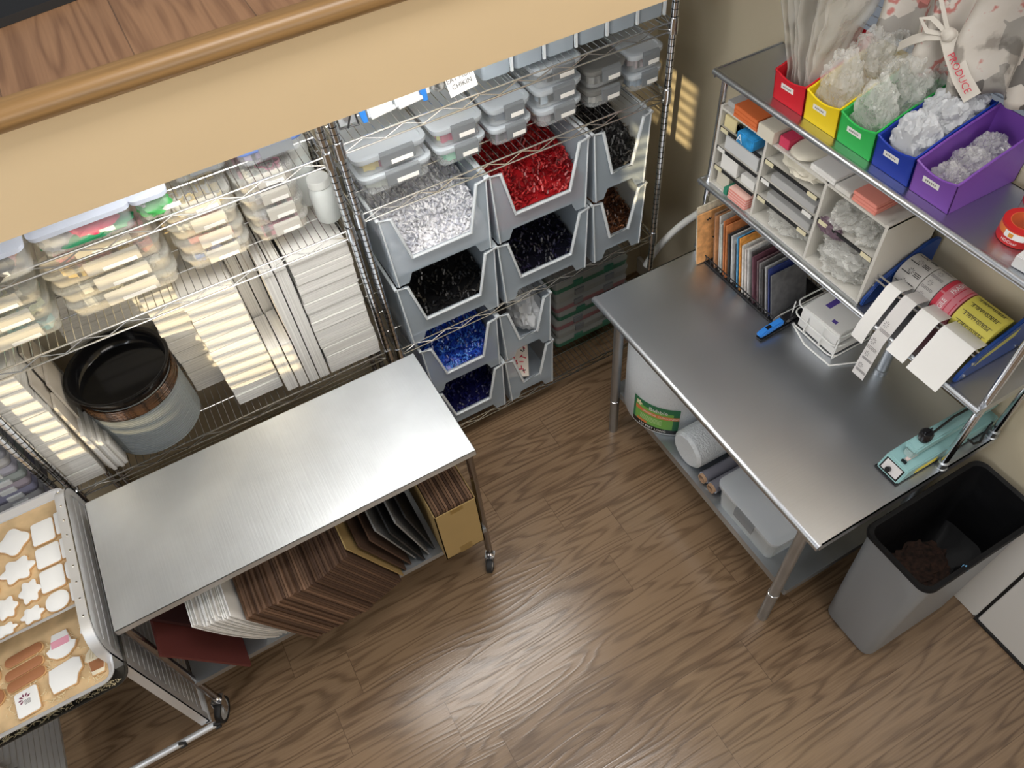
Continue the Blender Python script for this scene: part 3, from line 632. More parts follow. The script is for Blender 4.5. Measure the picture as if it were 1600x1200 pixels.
m = MB(); m.lathe([(.044, .192), (.046, .194), (.046, .232), (.042, .238), (.001, .238), (.001, .23), (.04, .23), (.044, .2)], (.318, 2.215, zm), 36, caps=False); m.build('cap', mat('pale_lid'), t)

# upper level: wide boxes and the pink and green bins hanging over the edge
zu = SL[2] + .006
for (x0, x1, y0, lab, tint, cont) in ((-.065, .115, 2.10, 'flat box with rust orange and green contents on the upper left shelf', [(.45, .16, .07), (.28, .40, .18), (.62, .25, .2)], 'rust orange and green pieces in the flat box on the upper shelf'),
                                      (.125, .345, 2.06, 'flat box with purple contents and blue lid on the upper left shelf', [(.30, .24, .38), (.42, .40, .46)], 'purple pieces in the flat blue-lidded box')):
    clip_box(x0, x1, y0, .32, zu, .062, lab, tint, lid=mat('blue_lid', (.18, .30, .72), .3, alpha=.8) if x0 > .1 else lid_m, cont=cont, group='flat boxes on the upper shelf', lab=False)
def openbin(nm, lab, x0, x1, y0, z, h, dep, stuff, bm=None):
    t = thing(nm, lab, 'bin', ((x0 + x1) / 2, y0 + dep / 2, z))
    m = MB(); tub(m, (x0 + x1) / 2, y0 + dep / 2, x1 - x0 - .02, dep - .02, z, z + h, .02, .02, .0025); m.build('body', bm or clear_m, t)
    m = MB(); m.loft([rrect((x0 + x1) / 2, y0 + dep / 2, x1 - x0 + .008, dep + .008, .024, z + h - .01), rrect((x0 + x1) / 2, y0 + dep / 2, x1 - x0 + .012, dep + .012, .024, z + h + .004), rrect((x0 + x1) / 2, y0 + dep / 2, x1 - x0 - .02, dep - .02, .02, z + h + .007)]); m.build('lid', mat('pale_blue_lid', (.66, .72, .86), .3, alpha=.9), t)
    MB().box((x0 + x1) / 2 + .0, (x0 + x1) / 2 + .07, y0 - .0015 + .012, y0 + .0005 + .012, z + .012, z + .026).build('label', label_m, t)
    for i, (nm2, lab2, c, sz, col) in enumerate(stuff):
        sz = (sz[0] * 1.15, sz[1] * 1.15, min(sz[2] * 1.1, (h - .014) / 2.0)); m = MB(); blob(m, (x0 + c[0], y0 + c[1], z + .004 + sz[2] * .6), sz, .25, 4, 3, seed=i + len(lab), crease=.2); tag(m.build(nm2, mat('blob_%d_%d_%d' % tuple(int(99 * q) for q in col), col, .35)), lab2, 'cutters', None, 'stuff')
openbin('storage_bin', 'clear bin with pink and green contents, overhanging the shelf under the fascia', -.445, -.185, 1.985, 1.697, .075, .22,
        (('pink_cutters', 'deep pink cutters in the overhanging bin', (.15, .05), (.060, .035, .038), (.55, .02, .09)), ('green_cutters', 'dark green pieces along the floor of the pink bin', (.13, .045), (.105, .035, .014), (.02, .22, .10)), ('grey_cutters', 'grey metal cutters in the pink bin', (.055, .05), (.042, .035, .028), (.35, .35, .36))))
openbin('storage_bin', 'small clear bin with green and silver cutters, right of the pink bin', -.178, -.082, 1.985, 1.697, .075, .20,
        (('green_cutters', 'bright green cutters in the small clear bin', (.050, .04), (.040, .03, .024), (.06, .36, .09)), ('silver_cutters', 'silver cutters on the green ones in the small bin', (.035, .05), (.024, .025, .052), (.50, .50, .50)), ('pink_cutters', 'pink lid of cutters at the back of the small bin', (.055, .11), (.034, .03, .066), (.60, .08, .20))))
openbin('storage_bin', 'clear bin with orange and charcoal contents at the left frame edge', -.735, -.462, 1.955, 1.697, .085, .20,
        (('charcoal_cutters', 'charcoal pieces in the bin at the left frame edge', (.155, .04), (.060, .03, .040), (.05, .05, .055)), ('orange_cutters', 'orange cutters in the bin at the left frame edge', (.15, .09), (.07, .035, .075), (.80, .32, .05)), ('pink_packet', 'pale pink packet in the left edge bin', (.20, .07), (.025, .03, .068), (.62, .36, .36))), bm=clear_m)

# far-left cases
fcol = [(.30, .30, .36), (.42, .43, .46), (.24, .24, .34), (.36, .32, .38), (.30, .34, .34), (.38, .38, .46), (.44, .44, .46), (.30, .31, .36), (.38, .36, .40), (.42, .43, .46)]
for k in range(10):
    zz = .783 + k * .040; x0, x1 = -1.30 + U(-.006, .006), -.900 + U(-.006, .004)
    t = thing('flat_case', 'flat smoky plastic case at the far left edge, %s of its stack' % ORD[9 - k], 'case', ((x0 + x1) / 2, 2.17, zz), group='flat smoky cases at the far left')
    cmm = mat('far_case_%d' % k, fcol[k], .25, alpha=.9)
    m = MB(); m.loft([rrect((x0 + x1) / 2, 2.15, x1 - x0 - .012, .27, .015, zz), rrect((x0 + x1) / 2, 2.15, x1 - x0, .285, .015, zz + .018), rrect((x0 + x1) / 2, 2.15, x1 - x0, .285, .015, zz + .022), rrect((x0 + x1) / 2, 2.15, x1 - x0 - .012, .27, .015, zz + .0385)]); m.build('body', cmm, t)
    for xx in (x0 + .18, x1 - .10): MB().box(xx, xx + .05, 2.001, 2.010, zz + .009, zz + .030).build('latch', mat('pale_latch', (.62, .64, .66), .25, alpha=.85), t, bevel=.0015)

# ------------------------------------------------------------------ five coloured book bins on the overshelf, with their bags
zs = 1.636
BC = (('red', (.62, .012, .025)), ('yellow', (.85, .62, .01)), ('green', (.03, .46, .09)), ('blue', (.006, .035, .36)), ('purple', (.20, .07, .40)))
def book_bin(i):
    cn, c = BC[i]; y1 = 1.545 - i * .1365; y0 = y1 - .130; x0, x1 = 1.672, 1.935; hf, hr = .098, .165
    pm = mat('bin_' + cn, c, .38); t = thing('book_bin', '%s plastic book bin with white label, %s' % (cn, ['at the left end of the row', 'between the red and green ones', 'in the middle of the row', 'between the green and purple ones', 'at the right end of the row']
[i]), 'bin', ((x0 + x1) / 2, (y0 + y1) / 2, zs), group='book bins in a row')
    m = MB(); T = .003; sl = .012
    m.box(x0 + sl, x1, y0 + .006, y1 - .006, zs, zs + T)
    top = [(x0 + sl + (x1 - x0 - sl) * k / 12, 0) for k in range(13)]
    side = [(x0 + sl, zs), (x1, zs)] + [(x0 + (x1 - x0) * (1 - k / 12), zs + hf + (hr - hf) * (max(0, (1 - k / 12) - .05) / .95) ** .8) for k in range(13)]
    m.prism(side, 'y', y0, y0 + T); m.prism(side, 'y', y1 - T, y1)
    fr = [(y0, zs), (y1, zs)] + [(y1 - (y1 - y0) * k / 12, zs + hf - .014 * sin(pi * k / 12)) for k in range(13)]
    Sh = Matrix(((1, 0, -sl / hf, sl + sl / hf * zs), (0, 1, 0, 0), (0, 0, 1, 0), (0, 0, 0, 1)))
    m.prism(fr, 'x', x0, x0 + T, M=Sh); m.box(x1 - T, x1, y0, y1, zs, zs + hr)
    m.build('body', pm, t)
    m = MB(); rim = [(x0 + .0, y1 - (y1 - y0) * k / 12, zs + hf - .014 * sin(pi * k / 12)) for k in range(13)]
    sr = [(x0 + (x1 - x0) * k / 12, zs + hf + (hr - hf) * (max(0, k / 12 - .05) / .95) ** .8) for k in range(13)]
    m.tube([(a, y1 - .001, b) for a, b in sr[::-1]] + rim + [(a, y0 + .001, b) for a, b in sr], .0035, 6); m.build('rim', pm, t)
    yc = (y0 + y1) / 2 + .008
    M_ = Sh @ Matrix.Identity(4)
    lb = MB().box(x0 - .0012, x0 - .0002, yc - .026, yc + .026, zs + .050, zs + .067, M=Sh).build('label', label_m, t)
    m = MB(); rr = random.Random(i)
    for k in range(6): m.box(x0 - .0018, x0 - .0013, yc - .016 + k * .006, yc - .0125 + k * .006, zs + .056, zs + .061, M=Sh)
    m.build('writing', ink_g, lb)
    return x0, x1, y0, y1
bins = [book_bin(i) for i in range(5)]
# tall cellophane sleeves in the red bin
for k in range(7):
    x0, x1, y0, y1 = bins[0]; yy = y0 + .014 + k * .016; R = random.Random(k); top = U(.36, .44); lean = U(-.02, .06)
    def fn(u, v, yy=yy, top=top, lean=lean, k=k):
        z = zs + .010 + top * v; w = .085 + .11 * v
        return Vector((1.772 + (u - .5) * w * 2 * .62 + .0 * v, yy + lean * v + (k - 3.4) * .024 * v * v + .016 * noise.noise(Vector((u * 5, v * 6, k * 3.3))), z))
    m = MB(); m.grid(fn, 14, 22); o = m.build('cellophane_sleeve', mat('tall_cello', (.90, .87, .80), .12, alpha=.33, spec=.8, bump=(16, .7)), ang=180)
    s_ = o.modifiers.new('thick', 'SOLIDIFY'); s_.thickness = .004
    tag(o, 'tall clear cellophane sleeve standing in the red bin', 'bag', 'cellophane sleeves in the red bin')
def bags(bi, specs, mm, nm):
    x0, x1, y0, y1 = bins[bi]; cy = (y0 + y1) / 2
    for k, (dx, dz, sx, sy, sz, lab) in enumerate(specs):
        m = MB(); blob(m, (x0 + dx, cy, zs + dz), (sx, sy, sz), .26, 3.2, 5, flat=False, seed=bi * 9 + k, crease=.13)
        for v in m.bm.verts:                                        # stay inside the bin walls below its rim
            if v.co.z < zs + .14: v.co.y = min(max(v.co.y, y0 + .005), y1 - .005); v.co.x = max(min(v.co.x, x1 - .005), x0 + .016)
            v.co.z = max(v.co.z, zs + .006)
        tag(m.build('bag_bundle', mm, ang=25), lab, 'bags', nm)
bags(1, ((.055, .115, .050, .060, .105, 'crinkled clear bag bundle at the front of the yellow bin'), (.150, .150, .06, .068, .10, 'crinkled clear bag bundle in the middle of the yellow bin'), (.225, .175, .05, .066, .09, 'crinkled clear bag bundle at the back of the yellow bin')), cello2, 'clear bag bundles in the yellow bin')
bags(2, ((.055, .105, .050, .058, .095, 'clear bag bundle at the front of the green bin'), (.140, .140, .06, .068, .10, 'clear bag bundle in the middle of the green bin'), (.215, .165, .05, .062, .085, 'clear bag bundle at the back of the green bin')), cello2, 'clear bag bundles in the green bin')
bags(3, ((.065, .085, .058, .058, .085, 'milky white bag bundle at the front of the blue bin'), (.160, .125, .075, .060, .075, 'milky white bag bundle in the middle of the blue bin'), (.225, .15, .05, .055, .07, 'milky white bag bundle at the back of the blue bin')), frost, 'milky bag bundles in the blue bin')
bags(4, ((.060, .045, .045, .045, .048, 'small clear bag bundle at the front of the purple bin'), (.130, .062, .05, .050, .050, 'small clear bag bundle in the middle of the purple bin'), (.195, .075, .045, .048, .055, 'small clear bag bundle at the back of the purple bin')), cello2, 'clear bag bundles in the purple bin')

# tied, printed window curtain behind the bins
curt = bpy.data.materials.new('printed_linen'); curt.use_nodes = True; nt = curt.node_tree; p = nt.nodes['Principled BSDF']; p.inputs['Roughness'].default_value = .9
tc = node(nt, 'ShaderNodeTexCoord'); v1 = node(nt, 'ShaderNodeTexVoronoi', feature='DISTANCE_TO_EDGE'); v1.inputs['Scale'].default_value = 24; n1 = node(nt, 'ShaderNodeTexNoise'); n1.inputs['Scale'].default_value = 9; n1.inputs['Detail'].default_value = 5
nt.links.new(tc.outputs['Object'], v1.inputs[0]); nt.links.new(tc.outputs['Object'], n1.inputs[0])
def ramp(src, pts):
    r = node(nt, 'ShaderNodeValToRGB'); e = r.color_ramp.elements
    while len(e) < len(pts): e.new(.5)
    for k, (a, c) in enumerate(pts): e[k].position = a; e[k].color = (*c, 1)
    nt.links.new(src, r.inputs[0]); return r.outputs[0]
v1.feature = 'F1'; v1.inputs['Scale'].default_value = 13; v1.distance = 'CHEBYCHEV'
sx = node(nt, 'ShaderNodeSeparateColor'); nt.links.new(v1.outputs['Color'], sx.inputs[0])
ra = ramp(sx.outputs[0], ((.0, (.16, .15, .14)), (.14, (.17, .16, .15)), (.16, (.36, .34, .32)), (.34, (.38, .36, .33)), (.36, (.62, .58, .53)), (1, (.64, .60, .55))))
rb = ramp(n1.outputs[0], ((.36, (.45, .43, .41)), (.42, (.95, .94, .92)), (.56, (1, 1, 1)), (.585, (.85, .25, .24)), (.615, (.85, .25, .24)), (.64, (1, 1, 1))))
mx = node(nt, 'ShaderNodeMix', data_type='RGBA', blend_type='MULTIPLY'); mx.inputs[0].default_value = .85; nt.links.new(ra, mx.inputs[6]); nt.links.new(rb, mx.inputs[7]); nt.links.new(mx.outputs[2], p.inputs['Base Color'])
t = thing('curtain', 'grey and red printed fabric window curtain tied with a ribbon above the bins', 'curtain', (1.90, 1.05, 1.80))
def cf(u, v):
    y = 1.40 - .98 * u; z0_ = 1.80 + .07 * abs(sin((y - 1.13) * 5.0)); z = z0_ + (2.75 - z0_) * v
    pin = math.exp(-((y - 1.15) / .10) ** 2) * math.exp(-((z - 1.96) / .12) ** 2)
    return Vector((1.890 - .040 * sin(u * 42 + .6 * sin(v * 5)) * (.5 + .5 * (1 - v)) - .035 * math.exp(-((y - 1.15) / .22) ** 2) * (1 - v) - .02 * noise.noise(Vector((u * 9, v * 7, 2))), y + (1.15 - y) * .55 * pin, z))
m = MB(); m.grid(cf, 110, 46); o = m.build('fabric', curt, t, ang=180); s_ = o.modifiers.new('thick', 'SOLIDIFY'); s_.thickness = .002
rib = MB()
kn = Vector((1.835, 1.150, 1.955))
def strap(m, pts, w, th=.0016):
    pts = [Vector(p) for p in pts]; L = []
    for i, p in enumerate(pts):
        tng = (pts[min(i + 1, len(pts) - 1)] - pts[max(i - 1, 0)]).normalized(); s = tng.cross(Vector((-.75, 0, .66))).normalized() * w / 2; nn = tng.cross(s).normalized() * th
        L.append([p - s - nn, p + s - nn, p + s + nn, p - s + nn])
    m.loft(L)
rb_ = MB(); strap(rb_, [kn, kn + Vector((-.012, -.040, -.03)), kn + Vector((-.01, -.085, -.075)), kn + Vector((.0, -.128, -.112))], .042)
strap(rb_, [kn, kn + Vector((-.02, .045, -.015)), kn + Vector((-.02, .085, -.045)), kn + Vector((-.005, .125, -.085))], .026); strap(rb_, [kn, kn + Vector((-.02, .05, .03)), kn + Vector((-.025, .075, .02)), kn + Vector((-.02, .05, -.005)), kn], .012); strap(rb_, [kn, kn + Vector((-.01, .03, .05)), kn + Vector((.0, .07, .085))], .010)
blob(rb_, kn, (.018, .02, .018), .2, 4, 3, flat=False)
rbo = rb_.build('ribbon', mat('ribbon_linen', (.62, .58, .52), .85), t)
e1 = Vector((.006, -.085, -.070)).normalized(); e2 = e1.cross(Vector((-.75, 0, .66))).normalized()
text_mesh('PRODUCE', .024, plane_fn(kn + Vector((-.0185, -.078, -.062)), e1, -e2), 'lettering', ink_red, rbo)

# tape rolls and white carton at the right end of the top deck
t = thing('tape_roll', 'red and orange roll of packing tape lying at the right end of the overshelf', 'tape roll', (1.80, .715, zs))
prof = [(.036, 0), (.052, 0), (.052, .048), (.036, .048), (.036, 0)]
MB().lathe(prof[:-1], (1.762, .716, zs + .001), 40, caps=False).build('tape', mat('red_label', (.60, .02, .02), .3), t); MB().lathe([(.034, .0), (.0362, 0), (.0362, .048), (.034, .048)], (1.762, .716, zs + .001), 40, caps=False).build('core', mat('orange_core', (.75, .16, .05), .4), t)
def onroll(ctr, r, a0, zc): return lambda u, v: Vector((ctr[0] + r * cos(a0 + u / r), ctr[1] + r * sin(a0 + u / r), zc + v))
m = MB(); m.lathe([(.0522, .024), (.0525, .026), (.0525, .040), (.0522, .042)], (1.762, .716, zs), 40, caps=False); m.build('orange_band', mat('orange_label', (.80, .22, .05), .35), t)
m = MB(); fnr = onroll((1.762, .716), .0528, pi * 1.08, zs + .0315)
m.grid(lambda u, v: fnr((u - .5) * .052, (v - .5) * .018), 10, 2); m.build('white_panel', white_ink, t)
text_mesh('HDClear', .0115, onroll((1.762, .716), .0529, pi * 1.04, zs + .012), 'lettering', white_ink, t)
m = MB(); m.grid(lambda u, v: onroll((1.762, .716), .0531, pi * 1.03, zs + .031)((u - .5) * .012, (v - .5) * .012), 4, 2); m.build('mark', mat('orange_mark', (.70, .30, .03), .4), t)
t = thing('tape_roll', 'red rimmed tape roll lying behind the red and orange one', 'tape roll', (1.88, .75, zs)); MB().lathe([(.024, 0), (.045, 0), (.045, .036), (.024, .036)], (1.875, .752, zs + .001), 36, caps=False).build('tape', mat('clear_tape', (.42, .36, .30), .25), t); MB().lathe([(.0455, .029), (.0462, .030), (.0462, .038), (.0455, .039)], (1.875, .752, zs), 36, caps=False).build('red_rim', mat('red_label'), t)
t = thing('small_carton', 'white carton with black logo panel at the right frame edge', 'carton', (1.69, .60, zs))
R_ = Matrix.Translation((1.715, .600, zs + .001)) @ Matrix.Rotation(.10, 4, 'Z')
MB().box(-.05, .05, -.065, .06, 0, .035, M=R_).build('body', mat('white_carton', (.72, .72, .72), .5), t, bevel=.002)
MB().box(-.028, -.006, .012, .040, .0351, .0356, M=R_).build('black_panel', ink, t); MB().lathe([(.004, 0), (.006, 0), (.006, .0004), (.004, .0004)], R_ @ Vector((-.017, .026, .0357)), 16).build('ring_mark', white_ink, t)
MB().box(-.03, .0, -.05, -.01, .0351, .0354, M=R_).build('grey_print', mat('grey_print', (.35, .36, .37), .6), t)

# ------------------------------------------------------------------ literature sorter on the lower deck
zl = 1.199; sm = mat('sorter_board', (.62, .60, .55), .55); SY0, SY1, SX0, SX1, SH = .995, 1.740, 1.662, 1.905, .312
t = thing('literature_sorter', 'putty coloured literature sorter with black edged shelves on the lower overshelf deck', 'sorter', ((SX0 + SX1) / 2, 1.37, zl))
MB().box(SX0, SX1, SY0, SY1, zl, zl + .008).build('base', sm, t); MB().box(SX0, SX1, SY0, SY1, zl + SH - .008, zl + SH).build('top', sm, t); MB().box(SX1 - .005, SX1, SY0, SY1, zl, zl + SH).build('back', sm, t)
DV = (SY1, 1.512, 1.245, SY0)
for k, y in enumerate(DV):
    a = y - .010 if k < 3 else y; MB().box(SX0 - .002, SX1, a, a + .010, zl, zl + SH + (.006 if k in (0, 3) else 0)).build('side_panel' if k in (0, 3) else 'divider', sm, t)
LV = ((.080, .158, .235), (.092, .165, .238), (.175,)); black_e = mat('black_shelf_edge', (.015, .015, .015), .5); tabm = [mat('cream_tab', (.72, .66, .45), .6), label_m]
for cidx in range(3):
    ya, yb = DV[cidx + 1] + (.010 if cidx < 2 else .010), DV[cidx] - .010
    for j, z in enumerate(LV[cidx]):
        s_ = MB().box(SX0 + .004, SX1 - .005, ya, yb, zl + z, zl + z + .003).build('shelf', sm, t); MB().box(SX0 - .001, SX0 + .004, ya, yb, zl + z - .004, zl + z + .006).build('black_edge', black_e, s_)
        for q in ((yb - .045, yb - .008), (ya + .004, ya + .044)) if cidx else ((yb - .045, yb - .008),): MB().box(SX0 - .0035, SX0 - .001, q[0], q[1], zl + z - .006, zl + z + .008).build('label_tab', tabm[j % 2], s_)
def sheetpile(nm, lab, cat, x0, x1, y0, y1, za, h, m_, n=1, grp=None, rz=0):
    for k in range(n):
        R = Matrix.Translation(((x0 + x1) / 2, (y0 + y1) / 2, za + k * h / n)) @ Matrix.Rotation(rz + (U(-.03, .03) if n > 1 else 0), 4, 'Z'); w, d = (x1 - x0) / 2, (y1 - y0) / 2
        o = MB().box(-w, w, -d, d, 0, h / n - .0008, M=R).build(nm, m_, bevel=.0012, smooth=False); tag(o, lab if n == 1 else '%s, %s' % (lab, ORD[n - 1 - k] if n <= 8 else ''), cat, grp)
    return o
grey_env = mat('grey_envelope', (.46, .46, .46), .7); cream_p = mat('cream_pouch', (.66, .62, .52), .6); coral = mat('coral_pack', (.80, .30, .24), .55); orange_p = mat('orange_pack', (.70, .17, .05), .55)
Sx = SX0 + .012
c1a, c1b = DV[1] + .014, DV[0] - .014; c2a, c2b = DV[2] + .014, DV[1] - .014; c3a, c3b = DV[3] + .014, DV[2] - .014
sheetpile('envelope', 'yellow envelope bundle in the upper left sorter slot', 'envelopes', Sx, SX1 - .02, c1b - .06, c1b, zl + .2395, .045, mat('yellow_envelope', (.78, .68, .38), .6))
t2 = thing('blue_packet', 'bright blue packet with white letters poking out of the upper left slot', 'packet', (Sx, 1.60, zl + .24))
MB().box(SX0 - .022, SX0 + .12, 1.545, 1.625, zl + .2465, zl + .290).build('packet', mat('blue_packet', (.03, .27, .58), .4, vary=(30, .35)), t2, bevel=.004); text_mesh('A', .042, plane_fn((SX0 - .0225, 1.608, zl + .268), (0, -1, 0), (0, 0, 1)), 'lettering', white_ink, t2)
m = MB()
for k in range(4): m.lathe([(.012, 0), (.017, 0), (.017, .01), (.012, .01)], (SX0 + .016, 1.667 - .003 * k, zl + .257 + .0), 20, axis='X')
tag(m.build('napkin_ring', black_m), 'dark ring shaped pieces beside the blue packet in the sorter', 'rings')
sheetpile('paper_roll', 'pale curved paper pad in the second slot of the left column', 'paper', Sx, SX1 - .03, c1a + .01, c1b - .02, zl + .1625, .052, mat('pale_grey_paper', (.62, .63, .64), .7))
sheetpile('white_block', 'white block box in the third slot of the left column', 'box', Sx - .004, SX1 - .05, c1b - .105, c1b - .02, zl + .0845, .060, paper_w)
sheetpile('white_block', 'slanted white pad right of the block box', 'pad', Sx, SX1 - .05, c1a + .004, c1a + .075, zl + .0845, .034, paper_w)
sheetpile('coral_pack', 'coral striped pack in the lowest left slot', 'pack', SX0 - .012, SX1 - .05, c1a + .006, c1a + .098, zl + .009, .048, striped('coral_stripes', (.80, .28, .24), (.85, .55, .48), 'Z', 90, .5, .6))
sheetpile('cream_packet', 'cream packet in the lowest left slot beside the coral pack', 'packet', Sx, SX1 - .05, c1b - .075, c1b - .01, zl + .009, .055, cream_p); sheetpile('green_card', 'small green card in the lowest left slot', 'card', SX0 - .010, SX0 + .05, c1a + .105, c1a + .125, zl + .009, .030, mat('green_card', (.04, .26, .16), .5))
m = MB(); blob(m, (SX0 + .09, (c2a + c2b) / 2, zl + .268), (.085, .105, .030), .2, 3, 4, seed=40, crease=.2); tag(m.build('cream_pouch', cream_p), 'big cream pouch filling the top slot of the middle column', 'pouch')
for z, lb, mm in ((.1695, 'grey envelopes in the second slot of the middle column', grey_env), (.0965, 'grey envelopes in the third slot of the middle column', grey_env)): sheetpile('envelope_stack', lb, 'envelopes', Sx, SX1 - .02, c2a + .006, c2b - .03, zl + z, .030, mm)
def bagblob(lab, c, sz, seed, mm=cello2, grp=None):
    m = MB(); blob(m, c, sz, .28, 4, 5, seed=seed, crease=.16); return tag(m.build('cellophane_bag', mm, ang=25), lab, 'bag', grp)
bagblob('clear bag in the lowest slot of the middle column', (SX0 + .085, (c2a + c2b) / 2, zl + .038), (.080, .100, .040), 51)
bagblob('clear bag at the left of the upper right sorter slot', (SX0 + .075, c3b - .075, zl + .222), (.085, .055, .055), 52); bagblob('clear bag at the right of the upper right sorter slot', (SX0 + .085, c3a + .06, zl + .215), (.08, .055, .050), 53)
bagblob('clear bag on top of the pile in the lower right slot', (SX0 + .080, (c3a + c3b) / 2, zl + .105), (.085, .100, .050), 54); bagblob('clear bag under the pile in the lower right slot', (SX0 + .085, (c3a + c3b) / 2 + .01, zl + .040), (.085, .100, .040), 55)
m = MB(); blob(m, (SX0 + .012, c3b - .045, zl + .165), (.016, .05, .028), .3, 4, 4, seed=56, crease=.3); tag(m.build('dark_cloth', mat('plum_mesh', (.14, .09, .12), .6)), 'dark plum mesh bag spilling over the right column shelf', 'bag')
# things lying on top of the sorter
zt_ = zl + SH + .001
sheetpile('grey_box', 'grey box at the left end of the sorter top', 'box', SX0 + .02, SX1 - .03, 1.675, 1.733, zt_, .02, grey_env)
sheetpile('orange_pack', 'flat orange pack on the sorter top, left', 'pack', SX0 - .005, SX1 - .04, 1.555, 1.672, zt_, .042, orange_p, 3, 'orange packs on the sorter'); sheetpile('dotted_box', 'cream box with holes on the sorter top, beside the orange packs', 'box', SX0 - .012, SX1 - .05, 1.475, 1.548, zt_, .046, cream_p); sheetpile('pink_pack', 'deep pink pack on the sorter top', 'pack', SX0 + .01, SX1 - .05, 1.425, 1.468, zt_, .036, mat('deep_pink', (.65, .05, .12), .5))
m = MB(); blob(m, (SX0 + .07, 1.375, zt_ + .016), (.085, .055, .018), .15, 3, 3, seed=60); tag(m.build('cream_pouch', cream_p), 'cream pouch drooping over the sorter top', 'pouch')
sheetpile('white_envelope', 'white envelopes on the sorter top, centre', 'envelopes', SX0 + .005, SX1 - .03, 1.215, 1.320, zt_, .022, paper_w, 2, 'white envelopes on the sorter'); sheetpile('white_envelope', 'white envelopes on the sorter top, beside the coral pack', 'envelopes', SX0 + .0, SX1 - .03, 1.150, 1.210, zt_, .016, mat('soft_white', (.7, .68, .64), .6)); sheetpile('coral_pack', 'coral pack at the right of the sorter top', 'pack', SX0 + .002, SX1 - .03, 1.055, 1.145, zt_, .034, coral, 3, 'coral packs on the sorter')

# ------------------------------------------------------------------ black wire file of greeting cards on the table
zt2 = .864
t = thing('card_rack', 'black wire rack full of greeting cards on the work table', 'rack', (1.74, 1.48, zt2)); m = MB()
for x in (1.638, 1.90): m.tube([(x, 1.270, zt2 + .004), (x, 1.690, zt2 + .004)], .003, 6)
for k in range(16): y = 1.272 + .418 * k / 15; m.tube([(1.638, y, zt2 + .032), (1.638, y, zt2 + .003), (1.90, y, zt2 + .003), (1.90, y, zt2 + .10)], .0018, 5)
m.tube([(1.638, 1.270, zt2 + .032), (1.638, 1.690, zt2 + .032), (1.90, 1.690, zt2 + .1), (1.90, 1.270, zt2 + .1)], .003, 6, True); m.box(1.635, 1.90, 1.272, 1.69, zt2 + .0005, zt2 + .0018); m.build('wire_frame', black_wire, t)
MB().box(1.640, 1.90, 1.2700, 1.2735, zt2 + .002, zt2 + .028).build('white_end_strip', white_trim, t)
CARDS = [((.72, .66, .52), 'cream sleeve at the back of the row'), ((.72, .36, .14), 'orange card with little bats'), ((.30, .20, .14), 'brown card after the bat card'), ((.50, .24, .11), 'rust card near the back'), ((.60, .58, .55), 'pale grey card near the back'), ((.52, .56, .53), 'grey green card near the back'),
         ((.55, .18, .06), 'burnt orange card, back one of its pair'), ((.60, .22, .08), 'burnt orange card, front one of its pair'), ((.05, .05, .05), 'black patterned card before the white edge'), ((.62, .62, .62), 'white edged card between black ones'), ((.04, .04, .045), 'black card after the white edge'), ((.10, .34, .60), 'sky blue card'), ((.70, .30, .06), 'bright orange card before the white cards'), ((.72, .70, .66), 'off-white card, first of three'), ((.68, .62, .58), 'off-white card, middle of three'), ((.72, .70, .68), 'off-white card, last of three'),
         ((.07, .06, .06), 'charcoal card behind the plum ones'), ((.13, .05, .07), 'plum card, back one of the pair'), ((.16, .10, .11), 'plum card, front one of the pair'), ((.20, .19, .19), 'slate card near the front'), ((.05, .045, .045), 'black card near the front'), ((.32, .32, .33), 'grey edged card near the front'), ((.02, .035, .16), 'navy blue card near the front'), ((.12, .12, .125), 'dark grey card at the very front')]
n = len(CARDS)
for k, (c, lb) in enumerate(CARDS):
    y = 1.684 - k * .0163 - (.022 if k > 1 else 0); hh = U(.215, .245) - .05 * (k / n) ** 2 - (.03 if k in (8, 9, 10) else 0); w = U(.150, .168); xs_ = 1.642 + U(0, .012) - (.045 if k < 2 else 0)
    R_ = Matrix.Translation((xs_, y, zt2 + .006)) @ Matrix.Rotation(U(-.04, .04), 4, 'Z') @ Matrix.Rotation(math.radians(-9 - 7 * k / n), 4, 'X')
    t = thing('greeting_card', lb + ' in the black rack', 'card', (xs_ + w / 2, y, zt2), group='greeting cards in the rack')
    MB().box(0, w, -.002, .0045, 0, hh, M=R_).build('card', mat('card_%d' % k, c, .45, vary=(40, .25)), t, smooth=False)
    if k == 1:
        m = MB()
        for (a, b) in ((.05, .19), (.08, .10), (.11, .15)):
            m.prism([(a - .014, b + .006), (a - .005, b + .002), (a, b + .007), (a + .005, b + .002), (a + .014, b + .006), (a + .006, b - .006), (a, b - .002), (a - .006, b - .006)], 'y', -.0027, -.0021, M=R_)
        m.build('bat_print', ink, t)
    elif k % 3 == 0 and k > 3:
        MB().box(.012, w - .012, -.0026, -.002, hh * .55, hh * .9, M=R_).build('printed_panel', mat('panel_%d' % k, tuple(min(.9, q * 1.5 + .04) for q in c), .5), t)

# stapler and wire organiser
t = thing('stapler', 'blue and black hand stapler lying between the card rack and white organiser', 'stapler', (1.62, 1.235, zt2))
R_ = Matrix.Translation((1.545, 1.238, zt2 + .001)) @ Matrix.Rotation(.03, 4, 'Z')
MB().prism([(0, .002), (.20, .002), (.20, .016), (.03, .014), (0, .008)], 'y', -.014, .014, M=R_).build('base', black_m, t, bevel=.002); MB().prism([(-.004, .018), (.02, .016), (.105, .026), (.105, .046), (.03, .040), (-.002, .030)], 'y', -.013, .013, M=R_).build('handle', blue_b, t, bevel=.004)
MB().prism([(.105, .024), (.20, .024), (.20, .05), (.105, .048)], 'y', -.014, .014, M=R_).build('body', black_m, t, bevel=.003); MB().box(.03, .075, -.007, .007, .0405, .0418, M=R_).build('inset', black_m, t)
t = thing('wire_organiser', 'white wire organiser holding paper pads beside the label dispenser', 'organiser', (1.79, 1.12, zt2)); m = MB()
